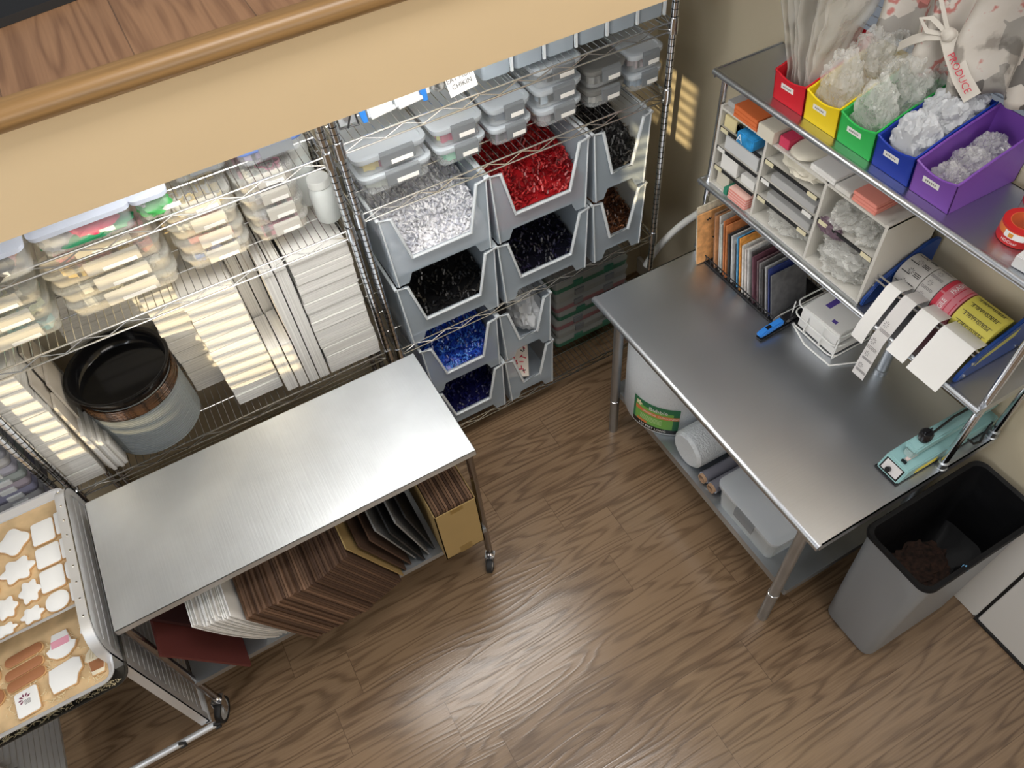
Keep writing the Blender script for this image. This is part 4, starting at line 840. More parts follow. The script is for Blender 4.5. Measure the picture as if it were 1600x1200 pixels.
a, b, c, d_ = 1.700, 1.90, 1.03, 1.245
for zz in (zt2 + .004, zt2 + .055, zt2 + .105): m.tube([Vector((p.x, p.y, zz)) for p in rrect((a + b) / 2, (c + d_) / 2, b - a, d_ - c, .03, 0)], .0032, 6, True)
for y in (c, c + .07, c + .145, d_): m.tube([(a, y, zt2 + .105), (a - .002, y, zt2 + .004), (b, y, zt2 + .004), (b, y, zt2 + .105)], .0028, 6)
m.tube([(a, d_ - .01, zt2 + .004), (a - .035, c + .10, zt2 + .004), (a - .03, c - .02, zt2 + .004), (a + .06, c - .06, zt2 + .004), (b, c, zt2 + .004)], .0035, 6); m.build('wire_frame', white_wire, t)
for k, (z, lab) in enumerate(((.008, 'white pad box at the bottom of the wire organiser'), (.048, 'white pad box in the middle of the wire organiser'))): sheetpile('pad_box', lab, 'pad', a + .008, b - .01, c + .01 * k + .008, d_ - .03, zt2 + z, .036, paper_w, rz=.04 * k)
t = thing('pad_box', 'white box with purple printing on top in the wire organiser', 'box', (1.79, 1.13, zt2 + .09)); R_ = Matrix.Translation((1.785, 1.12, zt2 + .088)) @ Matrix.Rotation(.06, 4, 'Z')
MB().box(-.085, .09, -.080, .09, 0, .030, M=R_).build('box', paper_w, t, bevel=.002); MB().box(-.02, .05, .028, .050, .0302, .0306, M=R_).box(-.06, -.045, -.035, -.015, .0302, .0306, M=R_).build('purple_print', mat('purple_ink', (.10, .06, .35), .6), t)

# ------------------------------------------------------------------ label dispenser on the right of the lower deck
zl = 1.199
t = thing('label_dispenser', 'blue sided label roll dispenser on the lower overshelf deck', 'dispenser', (1.80, .81, zl))
pp = [(1.660, zl + .004), (1.672, zl + .001), (1.925, zl + .001), (1.937, zl + .02), (1.937, zl + .150), (1.915, zl + .162), (1.870, zl + .158), (1.705, zl + .085), (1.664, zl + .030)]
for y in (.979, .618):
    s_ = MB().prism(pp, 'y', y, y + .012).build('side_panel', blue_p, t, bevel=.003)
    if y < .7: MB().prism([(1.715, zl + .046), (1.735, zl + .074), (1.855, zl + .125), (1.848, zl + .095)], 'y', y - .0008, y).build('yellow_sticker', mat('sticker_olive', (.45, .42, .12), .6), s_)
    m = MB()
    for (x, z) in ((1.70, zl + .065), (1.90, zl + .14), (1.69, zl + .018), (1.90, zl + .02)): m.lathe([(.001, -.003), (.006, -.002), (.006, .002), (.001, .003)], (x, y + (0 if y < .7 else .012), z), 12, axis='Y')
    m.build('rivet', chrome, s_)
for (x, z) in ((1.690, zl + .100), (1.703, zl + .108)): MB().cyl((x, .622, z), (x, .989, z), .0035, seg=8).build('rod', chrome, t)
MB().cyl((1.815, .622, zl + .084), (1.815, .989, zl + .084), .010, seg=12).build('spindle', chrome_dark, t)
RC = (1.815, zl + .086); RR = .060
grey_l = mat('grey_label_paper', (.50, .48, .46), .7); pink_l = mat('pink_label_paper', (.62, .20, .24), .6)
def petals(m, c, r, fn, n=8, arc=2 * pi, a0=0, w=.22, mi=0):
    for k in range(n):
        a = a0 + arc * k / n; V = []
        for (q, s) in ((.25, 0), (.7, w), (1, 0), (.7, -w)): V.append(m.bm.verts.new(fn(c[0] + r * (q * cos(a) - s * r / r * sin(a) * .5), c[1] + r * (q * sin(a) + s * cos(a) * .5))))
        m.face(V, mi)
def textbar(m, c, w, h, fn, n=3, mi=0):
    for k in range(n):
        y = c[1] - k * h * 2; V = [m.bm.verts.new(fn(c[0] + a * w / 2, y + b * h / 2)) for a, b in ((-1, -1), (1, -1), (1, 1), (-1, 1))]; m.face(V, mi)
def onrl(yc, off=.0006): # u along -y (reads left to right from the front), v around the roll, upwards/backwards
    return lambda u, v: Vector((RC[0] + (RR + off) * cos(pi * .72 - v / RR), yc - u, RC[1] + (RR + off) * sin(pi * .72 - v / RR)))
def roll(y0, y1, lab, m_):
    t = thing('label_roll', lab, 'label roll', (RC[0], (y0 + y1) / 2, RC[1]), group='label rolls in the dispenser')
    MB().lathe([(.013, y0 - (y0 + y1) / 2), (RR, y0 - (y0 + y1) / 2), (RR, y1 - (y0 + y1) / 2), (.013, y1 - (y0 + y1) / 2)], (RC[0], (y0 + y1) / 2, RC[1]), 48, axis='Y', caps=False).build('roll', m_, t); return t
def hang(t, y0, y1, zend, m_, name='label_strip'):
    pts = [(RC[0] - RR * .98, RC[1] + .012), (1.700, zl + .113), (1.688, zl + .105), (1.655, zl + .045), (1.622, zl - .02 if zend < zl - .03 else (zl + zend) / 2), (1.612 - .1 * max(0, zl - .06 - zend), zend)]
    m = MB(); L = []
    for i, (x, z) in enumerate(pts): L.append([Vector((x, y0, z)), Vector((x, y1, z)), Vector((x + .0008, y1, z - .0008)), Vector((x + .0008, y0, z - .0008))])
    m.loft(L); o = m.build(name, m_, t); return pts
t = roll(.895, .974, 'grey label roll with dark script logos, nearest the left blue panel', grey_l); m = MB(); f = onrl(.934)
for v in (-.045, -.008, .029, .066): petals(m, (-.006, v + .004), .011, f, 8); textbar(m, (.018, v + .006), .024, .0025, f, 3); textbar(m, (-.018, v - .007), .03, .003, f, 1)
m.build('printing', ink, t); hang(t, .900, .946, 1.130, paper_w)
t = roll(.838, .892, 'grey label roll with sunburst marks, second from the left panel', grey_l); m = MB(); f = onrl(.865)
for v in (-.04, .0, .04, .08): petals(m, (-.008, v), .010, f, 8); textbar(m, (-.004, v - .014), .04, .0016, f, 3)
m.build('printing', ink_g, t); P = hang(t, .840, .886, 1.015, mat('strip_paper', (.68, .66, .65), .7)); m = MB()
(xa, za), (xb, zb) = P[3], P[5]
def fs(u, v): q = (v + .1) / .2; x = 1.655 + (xb - 1.655) * q; z = P[3][1] + (zb - P[3][1]) * q; i = 3 if q < .45 else 4; (x0_, z0_), (x1_, z1_) = P[i], P[i + 1]; tt = (z - z0_) / (z1_ - z0_); return Vector((x0_ + (x1_ - x0_) * tt - .0012, .863 - u, z))
for v in (-.085, -.035, .015, .06): petals(m, (-.008, v), .010, fs, 8); textbar(m, (.002, v + .020), .038, .0015, fs, 3)
m.build('strip_printing', ink_g, t)
t = roll(.765, .835, 'red and pink FRAGILE label roll in the middle of the dispenser', pink_l); f = onrl(.80)
m = MB()
for v0 in (-.075, .005):
    for (ua, ub) in ((-.034, -.020),): m.grid(lambda u, v, a=ua, b=ub, v0=v0: f(a + (b - a) * u, v0 + .074 * v), 1, 8)
    for ub in (.006, .026): m.grid(lambda u, v, b=ub, v0=v0: f(b + .003 * u, v0 + .074 * v), 1, 8)
m.build('red_bands', ink_red, t)
for v0 in (-.040, .044): text_mesh('FRAGILE', .020, lambda u, v, v0=v0: onrl(.80, .0009)(-(v) - .006, v0 + u), 'lettering', white_ink, t, sx=.82)
hang(t, .757, .822, 1.181, paper_w)
t = roll(.640, .760, 'yellow PERISHABLE label roll beside the right blue panel', mat('yellow_label', (.68, .60, .10), .6)); f = onrl(.70); m = MB()
for v0 in (-.05, -.02, .01, .04, .07): m.grid(lambda u, v, v0=v0: f(-.05 + .10 * u, v0 - .0135 + .003 * v), 6, 1)
m.build('dividing_lines', mat('olive_ink', (.35, .30, .06), .6), t)
for v0 in (-.035, -.005, .025, .055, .085): text_mesh('PERISHABLE', .0165, lambda u, v, v0=v0: onrl(.70, .0009)(-u, v0 - v - .001), 'lettering', ink, t)
hang(t, .632, .742, 1.178, paper_w)

# ------------------------------------------------------------------ teal impulse sealer on the table
t = thing('impulse_sealer', 'teal hand impulse sealer with black knob at the right end of the table', 'sealer', (1.70, .58, .864)); zb = .864
MB().prism([(1.505, zb + .004), (1.93, zb + .004), (1.93, zb + .055), (1.60, zb + .060), (1.535, zb + .055)], 'y', .545, .630).build('base', teal, t, bevel=.004)
m = MB()
for (x, y) in ((1.52, .555), (1.52, .62), (1.90, .555), (1.90, .62)): m.cyl((x, y, zb), (x, y, zb + .006), .006, seg=8)
m.box(1.503, 1.93, .543, .632, zb + .003, zb + .007); m.build('feet_gasket', black_m, t)
sl = Vector((.030, 0, .051)).normalized(); ff = lambda u, v, o=.0006: Vector((1.520, .5875, zb + .0295)) + Vector((0, -1, 0)) * u + sl * v + Vector((-.86, 0, .5)) * o
def quad(m, cx, cy, w, h, o, mi=0): m.face([m.bm.verts.new(ff(cx + a * w / 2, cy + b * h / 2, o)) for a, b in ((-1, -1), (1, -1), (1, 1), (-1, 1))], mi)
m = MB(); quad(m, 0, 0, .070, .044, .0010); quad(m, 0, .001, .060, .036, .0016, 1); m.build('dial_plate', [black_m, mat('plate_grey', (.62, .60, .60), .4)], t)
m = MB(); c_ = ff(-.006, -.006, .0); m.cyl(c_, ff(-.006, -.006, .012), .009, seg=14); m.build('dial', black_m, t)
MB().prism([(1.565, zb + .098), (1.585, zb + .088), (1.92, zb + .082), (1.935, zb + .095), (1.92, zb + .108), (1.60, zb + .118), (1.572, zb + .112)], 'y', .568, .612).build('arm', teal, t, bevel=.005)
MB().box(1.57, 1.925, .575, .605, zb + .058, zb + .086).build('jaw', mat('pale_jaw', (.42, .56, .56), .4), t, bevel=.003); m = MB(); m.lathe([(.014, 0), (.016, .012), (.012, .018), (.020, .020), (.020, .040), (.016, .046), (.001, .046)], (1.615, .590, zb + .112), 20); m.box(1.600, 1.630, .588, .592, zb + .152, zb + .170); m.build('knob', black_m, t)
MB().box(1.545, 1.553, .570, .588, zb + .0565, zb + .064).build('switch', black_m, t, bevel=.001); MB().box(1.558, 1.600, .574, .586, zb + .0595, zb + .063).build('pale_label', mat('pinkish_label', (.62, .50, .48), .5), t)
MB().box(1.575, 1.668, .5440, .5450, zb + .014, zb + .034).build('yellow_sticker', yellow_m, t); MB().tube([(1.64, .59, zb + .122), (1.75, .60, zb + .122), (1.90, .60, zb + .112)], .004, 8).build('black_rod', black_m, t)
MB().tube([(1.80, .545, zb + .03), (1.81, .525, zb + .02), (1.84, .522, zb + .012), (1.87, .535, zb + .03), (1.90, .545, zb + .05)], .004, 8).build('cord', black_m, t)

# ------------------------------------------------------------------ under the table
zu_ = .3015; bub = mat('bubble_wrap', (.72, .76, .80), .3, alpha=.92, bump=(130, .6))
t = thing('bubble_wrap_roll', 'large upright roll of bubble wrap with green label under the table', 'roll', (1.41, 1.50, zu_)); cc = (1.412, 1.498)
MB().lathe([(.04, 0), (.195, 0), (.202, .01), (.202, .44), (.195, .452), (.04, .452)], (cc[0], cc[1], zu_), 56, caps=False).build('roll', bub, t)
A0 = pi * 1.14
def lw(u, v, o=.0012): r = .202 + o; return Vector((cc[0] + r * cos(A0 + u / r), cc[1] + r * sin(A0 + u / r), zu_ + .105 + v))
def lpatch(nm, u0, u1, v0, v1, m_, o, par): m = MB(); m.grid(lambda a, b: lw(u0 + (u1 - u0) * a, v0 + (v1 - v0) * b, o), 12, 3); return m.build(nm, m_, par, ang=180)
lab = lpatch('green_label', -.085, .125, -.085, .085, mat('deep_green_label', (.02, .16, .07), .4), .0012, t)
lpatch('light_green_panel', -.072, .10, -.055, .052, mat('light_green', (.17, .42, .08), .4), .0016, lab); lpatch('orange_band', -.072, .125, .012, .034, mat('orange_band', (.66, .20, .06), .4), .0020, lab); lpatch('black_strip', -.085, .125, -.085, -.058, black_m, .0016, lab); lpatch('orange_badge', -.06, -.01, -.056, -.040, mat('orange_band'), .0021, lab)
text_mesh('Bubble', .030, lambda u, v: lw(u + .035, v + .056, .0024), 'lettering', white_ink, lab); text_mesh('ORIGINAL CUSHIONING', .0145, lambda u, v: lw(u + .045, v + .023, .0026), 'lettering', white_ink, lab); text_mesh('150 FEET LONG', .018, lambda u, v: lw(u + .015, v - .071, .0024), 'lettering', white_ink, lab)
m = MB()
for k in range(4): m.grid(lambda a, b, k=k: lw(-.045 + .10 * a, -.005 - k * .009 + .003 * b, .0022), 6, 1)
m.build('small_print', mat('pale_green_ink', (.55, .72, .40), .5), lab); m = MB(); m.face([m.bm.verts.new(lw(-.055 + .014 * cos(a) * (1 + .25 * cos(5 * a)), .058 + .014 * sin(a) * (1 + .25 * cos(5 * a)), .0024)) for a in [2 * pi * k / 30 for k in range(30)]]); m.build('emblem', mat('emblem_white', (.75, .70, .45), .5), lab)
t = thing('bubble_wrap_roll', 'smaller loose roll of white bubble wrap lying beside the green labelled roll', 'roll', (1.40, 1.235, zu_)); Lp = []
MB().lathe([(.001, 0), (.070, 0), (.083, .012), (.085, .05), (.085, .34), (.075, .35), (.001, .35)], (1.262, 1.208, zu_ + .0855), 40, axis='X', caps=False).build('roll', bub, t)
for y, lab in ((1.095, 'dark stretch film roll nearer the bubble wrap'), (1.041, 'dark stretch film roll nearer the plastic box')):
    t = thing('stretch_film_roll', lab, 'film roll', (1.40, y, zu_), group='stretch film rolls'); MB().lathe([(.019, .012), (.026, .012), (.026, .33), (.019, .33)], (1.262, y, zu_ + .0265), 28, axis='X', caps=False).build('film', mat('smoky_film', (.20, .20, .24), .15), t)
    MB().lathe([(.0165, 0), (.0205, 0), (.0205, .34), (.0165, .34)], (1.262, y, zu_ + .0265), 28, axis='X', caps=False).build('cardboard_core', mat('core_board', (.50, .32, .20), .8), t)
t = thing('plastic_box', 'clear lidded plastic box of white packets on the table lower shelf', 'box', (1.41, .86, zu_)); m = MB(); tub(m, 1.405, .845, .28, .29, zu_, zu_ + .135, .025, .02, .003); m.build('body', mat('milky_box', (.72, .76, .78), .25, alpha=.40), t)
m = MB(); m.loft([rrect(1.405, .845, .312, .322, .03, zu_ + .128), rrect(1.405, .845, .318, .328, .03, zu_ + .136), rrect(1.405, .845, .318, .328, .03, zu_ + .150), rrect(1.405, .845, .28, .29, .025, zu_ + .156)]); m.build('lid', mat('box_lid', (.72, .76, .80), .2, alpha=.5), t); MB().prism([(1.243, zu_ + .15), (1.236, zu_ + .13), (1.238, zu_ + .09), (1.246, zu_ + .12)], 'y', .785, .885).build('clip', clip_m, t)
m = MB(); blob(m, (1.40, .845, zu_ + .062), (.105, .11, .075), .2, 5, 4, seed=70, crease=.2); tag(m.build('white_packets', mat('white_packet', (.74, .76, .78), .5)), 'white packets inside the clear lidded box', 'packets', None, 'stuff')
o = MB().tube([Vector((1.66 + .30 * k / 12, 2.06 - .24 * (k / 12), .52 + .40 * sin(pi / 2 * (k / 12) ** .8))) for k in range(13)], .016, 12).build('hose', mat('white_hose', (.78, .78, .76), .4)); tag(o, 'curved white hose rising behind the left end of the table', 'hose')

# ------------------------------------------------------------------ waste bin with black liner
t = thing('waste_bin', 'slim grey plastic waste bin with black liner at the right end of the table', 'bin', (1.66, .39, 0)); cx, cy = 1.658, .388
m = MB(); m.loft([rrect(cx, cy, .40, .215, .035, 0), rrect(cx, cy, .425, .222, .035, .03), rrect(cx, cy, .505, .248, .04, .70), rrect(cx, cy, .515, .256, .04, .705), rrect(cx, cy, .515, .256, .04, .72), rrect(cx, cy, .495, .238, .035, .72), rrect(cx, cy, .40, .205, .03, .02)]); m.build('body', grey_bin, t)
m = MB(); N = 10; Ls = []
def low(p): # hem hangs lowest at the front corner
    a = atan2(p.y - cy, p.x - cx); return .018 + .006 * sin(3 * a + 1) + .008 * noise.noise(Vector((p.x * 22, p.y * 22, 0)))
def ring(w, d, r, zf): return [Vector((p.x, p.y, zf(p))) for p in rrect(cx, cy, w, d, r, 0, N)]
Ls = [ring(.500 + .022 * .0 + .020, .262, .042, lambda p: .722 - low(p)), ring(.526, .268, .044, lambda p: .716), ring(.518, .260, .042, lambda p: .7265), ring(.490, .232, .035, lambda p: .722), ring(.475, .222, .04, lambda p: .60 + .02 * noise.noise(p * 15)), ring(.43, .20, .05, lambda p: .42 + .03 * noise.noise(p * 12)), ring(.30, .14, .05, lambda p: .36 + .03 * noise.noise(p * 12)), ring(.05, .03, .012, lambda p: .355)]
m.loft(Ls, caps=(False, True)); m.build('liner', liner_m, t)
m = MB(); blob(m, (1.64, .385, .385), (.13, .08, .03), .3, 5, 4, seed=80, crease=.3); tag(m.build('rubbish', mat('brown_rubbish', (.028, .012, .007), .9, vary=(60, .8))), 'brown scraps at the bottom of the lined waste bin', 'rubbish', None, 'stuff')
m = MB(); blob(m, (1.572, .264, .712), (.013, .010, .012), .3, 6, 3, seed=81); tag(m.build('blue_scrap', mat('pale_blue_scrap', (.18, .48, .80), .5)), 'pale blue scrap caught on the waste bin rim', 'scrap')

# ------------------------------------------------------------------ steel cart
CX0, CX1, CY0, CY1, CZ = -.768, .434, 1.338, 1.838, .900
t = thing('steel_cart', 'low steel cart with scratched flat top and casters, left of the floor', 'cart', (-.167, 1.588, 0))
m = MB(); m.box(CX0, CX1, CY0, CY1, CZ - .003, CZ); m.box(CX0, CX1, CY0, CY0 + .003, CZ - .028, CZ); m.box(CX0, CX1, CY1 - .003, CY1, CZ - .028, CZ); m.box(CX1 - .003, CX1, CY0, CY1, CZ - .028, CZ); m.box(CX0, CX0 + .003, CY0, CY1, CZ - .028, CZ); m.build('tabletop', alu, t, bevel=.0012)
m = MB(); m.box(CX0 + .02, CX1 - .02, CY0 + .006, CY1 - .006, .343, .347); m.box(CX0 + .02, CX1 - .02, CY0 + .004, CY0 + .008, .322, .349); m.box(CX0 + .02, CX1 - .02, CY1 - .008, CY1 - .004, .322, .349); m.build('lower_shelf', steel_dull, t)
def caster(par, x, y, r, swivel):
    c = MB().lathe([(.001, 0), (.016, 0), (.016, .014), (.009, .02), (.009, .05), (.001, .05)], (x, y, 2 * r + .010), 16, caps=False).build('caster', chrome_dark, par)
    d_ = Vector((cos(swivel), sin(swivel), 0)); n_ = Vector((-d_.y, d_.x, 0)); ax = Vector((x, y, r)) + d_ * .024
    m = MB()
    for s in (-1, 1):
        q = ax + n_ * s * .018; pl = [Vector((x, y, 2 * r + .012)) + n_ * s * .018 - d_ * .016, Vector((x, y, 2 * r + .012)) + n_ * s * .018 + d_ * .022, q + d_ * .012 + Vector((0, 0, -.006)), q - d_ * .010 + Vector((0, 0, -.008))]; m.loft([pl, [p + n_ * s * .002 for p in pl]])
    m.loft([[Vector((x, y, 2 * r + .010)) + d_ * a + n_ * b for a, b in ((-.017, -.02), (.023, -.02), (.023, .02), (-.017, .02))], [Vector((x, y, 2 * r + .013)) + d_ * a + n_ * b for a, b in ((-.017, -.02), (.023, -.02), (.023, .02), (-.017, .02))]]); m.build('fork', chrome, c)
    m = MB(); L = []; m2 = MB()
    for mm, prof in ((m, [(r * .78, -.012), (r * .96, -.012), (r, -.008), (r, .008), (r * .96, .012), (r * .78, .012)]), (m2, [(.001, -.013), (r * .3, -.013), (r * .34, -.008), (r * .78, -.009), (r * .78, .009), (r * .34, .008), (r * .3, .013), (.001, .013)])):
        mm.loft([[ax + n_ * h + (d_ * cos(a) + Vector((0, 0, 1)) * sin(a)) * rr for a in [2 * pi * k / 28 for k in range(28)]] for rr, h in prof], caps=(mm is m2, mm is m2))
        if mm is m: mm.bm.verts.ensure_lookup_table(); n0 = 28; mm.skin([mm.bm.verts[5 * n0:6 * n0], mm.bm.verts[0:n0]])
    m.build('tyre', black_gap, c); m2.build('wheel', mat('grey_wheel', (.40, .40, .40), .5), c)
for (x, y, sw) in ((CX0 + .014, CY0 + .028, -2.0), (CX1 - .020, CY0 + .024, -2.2), (CX0 + .014, CY1 - .028, 1.0), (CX1 - .020, CY1 - .028, .6)):
    MB().cyl((x, y, .135), (x, y, CZ - .004), .0135, seg=16).build('leg', chrome_dark, t); caster(t, x, y, .050 if x < 0 else .036, sw)
m = MB()
for x in (CX0 + .014, CX1 - .02): m.cyl((x, CY0 + .028, .332), (x, CY1 - .028, .332), .010, seg=10)
m.build('end_rail', chrome_dark, t)
# boards and mailers on the cart's lower shelf, leaning left
zc = .350
def board(nm, lab, cat, xb, y0, y1, z, h, th, tilt, m_, grp=None, rz=0, bend=0):
    R = Matrix.Translation((xb, y0, z)) @ Matrix.Rotation(rz, 4, 'Z') @ Matrix.Rotation(-tilt, 4, 'Y'); m = MB()
    if bend: m.loft([[R @ Vector((x, y, h * k / 8)) for x, y in ((0 - bend * (k / 8) ** 2, 0 + .06 * (1 - k / 8) ** 2), (0 - bend * (k / 8) ** 2, y1 - y0), (th - bend * (k / 8) ** 2, y1 - y0), (th - bend * (k / 8) ** 2, 0 + .06 * (1 - k / 8) ** 2))] for k in range(9)])
    else: m.box(0, th, 0, y1 - y0, 0, h, M=R)
    return tag(m.build(nm, m_, smooth=False), lab, cat, grp)
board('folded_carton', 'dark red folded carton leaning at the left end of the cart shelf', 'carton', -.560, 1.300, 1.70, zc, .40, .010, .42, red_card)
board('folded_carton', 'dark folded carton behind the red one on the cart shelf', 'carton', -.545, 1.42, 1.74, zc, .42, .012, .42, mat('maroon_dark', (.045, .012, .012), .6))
for k in range(20): board('white_mailer', 'thin white padded mailer standing on the cart shelf', 'mailer', -.475 + k * .0058, 1.305 + U(-.008, .012) - .0012 * k, 1.68, zc, .43 + U(-.01, .01), .0034, .24, paper_w, 'white mailers on the cart shelf', bend=.015)
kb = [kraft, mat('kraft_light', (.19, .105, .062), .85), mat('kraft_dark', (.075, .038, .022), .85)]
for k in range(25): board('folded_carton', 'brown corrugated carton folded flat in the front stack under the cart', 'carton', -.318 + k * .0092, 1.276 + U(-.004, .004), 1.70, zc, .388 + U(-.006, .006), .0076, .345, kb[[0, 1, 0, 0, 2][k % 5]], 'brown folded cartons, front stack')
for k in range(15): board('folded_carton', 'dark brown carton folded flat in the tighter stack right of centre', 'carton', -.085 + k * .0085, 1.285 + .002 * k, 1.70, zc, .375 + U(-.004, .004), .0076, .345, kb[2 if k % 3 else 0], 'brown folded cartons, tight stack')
board('folded_carton', 'single tan carton sheet right of the brown stacks', 'carton', .052, 1.33, 1.74, zc, .40, .005, .345, kraft_box)
for k, (lb, mm) in enumerate((('dark folder first right of the tan sheet', kb[2]), ('dark folder second right of the tan sheet', kb[2]), ('dark folder with pale edge, third right of the tan sheet', mat('grey_folder', (.20, .20, .20), .5)), ('black folder nearest the tan sheet pair', black_matt), ('grey wire edged folder leaning toward the tan box', mat('grey_folder')), ('dark folder leaning against the tan box', black_matt))):
    board('folder', lb, 'folder', .070 + k * .026, 1.345 + .012 * (k % 3), 1.74, zc, .34 - .02 * (k % 2), .006, .34 - .03 * k, mm, 'folders on the cart shelf')
t = thing('cardboard_box', 'tan cardboard box holding brown boards, right end of the cart shelf', 'box', (.31, 1.53, zc)); m = MB(); bx0, bx1, by0, by1, bz = .226, .388, 1.302, 1.76, zc + .325
m.box(bx0, bx1, by0, by0 + .004, zc, bz); m.box(bx0, bx1, by1 - .004, by1, zc, bz); m.box(bx0, bx0 + .004, by0, by1, zc, bz); m.box(bx1 - .004, bx1, by0, by1, zc, bz); m.box(bx0, bx1, by0, by1, zc, zc + .004); m.build('body', kraft_box, t, smooth=False)
MB().box(.285, .335, by0 - .0008, by0, zc + .0, zc + .045).box(.285, .335, by0 - .0008, by0, bz - .025, bz).build('packing_tape', mat('brown_tape', (.26, .165, .045), .3), t)
for k in range(14): board('cardboard_sheet', 'brown cardboard sheet standing in the tan box', 'cardboard sheet', bx0 + .007 + k * .0106, by0 + .008, by1 - .01, zc + .005, .335 + U(-.004, .004), .0085, 0, kb[k % 3], 'cardboard sheets in the tan box')

# ------------------------------------------------------------------ bun-pan rack with trays of cookies
RX0, RX1, RY0, RY1, RZ = -1.322, -.800, 1.300, 1.930, .958
t = thing('tray_rack', 'aluminium sheet pan rack on casters at the lower left', 'rack', ((RX0 + RX1) / 2, 1.61, 0))
def side(x, s):
    rc = .085; path = [(RY0, .105)] + [(RY0 + rc - rc * cos(a), RZ - rc + rc * sin(a)) for a in [pi / 2 * k / 8 for k in range(9)]] + [(RY1 - rc + rc * sin(a), RZ - rc + rc * cos(a)) for a in [pi / 2 * k / 8 for k in range(9)]] + [(RY1, .105)]
    m = MB(); L = []
    for i, p in enumerate(path):
        a, b = path[max(i - 1, 0)], path[min(i + 1, len(path) - 1)]; tx, tz = b[0] - a[0], b[1] - a[1]; l = sqrt(tx * tx + tz * tz); nx, nz = tz / l, -tx / l   # inward normal
        P3 = lambda dx, q: Vector((x + s * dx, p[0] + nx * q, p[1] + nz * q))
        L.append([P3(0, 0), P3(.003, 0), P3(.003, .030), P3(0, .030)]); 
    L2 = []
    for i, p in enumerate(path):
        a, b = path[max(i - 1, 0)], path[min(i + 1, len(path) - 1)]; tx, tz = b[0] - a[0], b[1] - a[1]; l = sqrt(tx * tx + tz * tz); nx, nz = tz / l, -tx / l
        L2.append([Vector((x, p[0], p[1])), Vector((x + s * .032, p[0], p[1])), Vector((x + s * .032, p[0] + nx * .003, p[1] + nz * .003)), Vector((x, p[0] + nx * .003, p[1] + nz * .003))])
    m.loft(L); m.loft(L2); m.tube([(x + s * .006, RY0, .105), (x + s * .006, RY1, .105)], .011, 10); f = m.build('side_frame', alu_bar, t, ang=30)
    k = 0; z = .16
    while z < RZ - .05:
        r = MB(); r.prism([(x + s * .004, z + .030), (x + s * .007, z + .030), (x + s * .007, z + .004), (x + s * .040, z + .004), (x + s * .040, z), (x + s * .004, z)], 'y', RY0 + .005, RY1 - .005) if False else r.loft([[Vector((x + s * a, y, z + b)) for a, b in ((.004, .030), (.007, .030), (.007, .004), (.038, .004), (.038, 0), (.004, 0))] for y in (RY0 + .022, RY1 - .022)])
        r.build('runner', alu_bar, f); z += .0385
    m = MB()
    for k in range(9): m.lathe([(.001, 0), (.004, 0), (.003, .002), (.001, .002)], (x + s * .016, RY0 + .10 + k * .06, RZ), 8)
    m.build('rivet', chrome, f)
side(RX1, -1); side(RX0, 1)
for y in (RY0 - .015, RY1 + .012):
    r = MB().cyl((RX0 - .01, y, .092), (RX1 + .012, y, .092), .0125, seg=14).build('base_tube', alu_bar, t)
    for x in (RX1 - .125, RX1 + .006, RX0 + .0): MB().tube([(x, y - .012, .085), (x + .020, y - .014, .090), (x + .022, y - .010, .100), (x, y - .004, .108)], .006, 8).build('bumper', black_gap, r)
for (x, y) in ((RX0 + .03, RY0 + .03), (RX0 + .03, RY1 - .03), (RX1 - .03, RY1 - .03)): caster(t, x, y, .035, 1.2)
def tray(lab, x0, x1, y0, y1, z, paper=True, pm=alu_bar):
    t = thing('sheet_pan', lab, 'tray', ((x0 + x1) / 2, (y0 + y1) / 2, z), group='sheet pans in the rack'); m = MB(); cx, cy, w, d = (x0 + x1) / 2, (y0 + y1) / 2, x1 - x0, y1 - y0
    m.loft([rrect(cx, cy, w - .035, d - .035, .03, z), rrect(cx, cy, w - .012, d - .012, .036, z + .022), rrect(cx, cy, w, d, .04, z + .024), rrect(cx, cy, w, d, .04, z + .027), rrect(cx, cy, w - .014, d - .014, .036, z + .026), rrect(cx, cy, w - .038, d - .038, .03, z + .003)]); m.build('pan', pm, t)
    if paper: MB().loft([rrect(cx, cy, w - .05, d - .05, .02, z + .0032), rrect(cx, cy, w - .05, d - .05, .02, z + .0042)]).build('parchment', mat('parchment', (.62, .44, .24), .7, vary=(14, .22)), t)
    return z + .0045
TA = tray('sheet pan of white iced cookies, upper and farther back in the rack', -1.293, -.806, 1.462, 1.925, .905); TB = tray('sheet pan with brown and pink cookies, pulled forward in the rack', -1.293, -.806, 1.228, 1.88, .822); tray('empty dark sheet pan below the forward cookie pan', -1.283, -.790, 1.232, 1.88, .768, False, mat('dark_pan', (.16, .15, .13), .3, .9))
biscuit = mat('biscuit', (.58, .36, .17), .8, vary=(30, .15)); icing = mat('white_icing', (.86, .86, .85), .45); choc = mat('brown_icing', (.36, .15, .065), .6); pinki = mat('pink_icing', (.72, .33, .42), .5); cream_i = mat('cream_icing', (.74, .66, .50), .5)
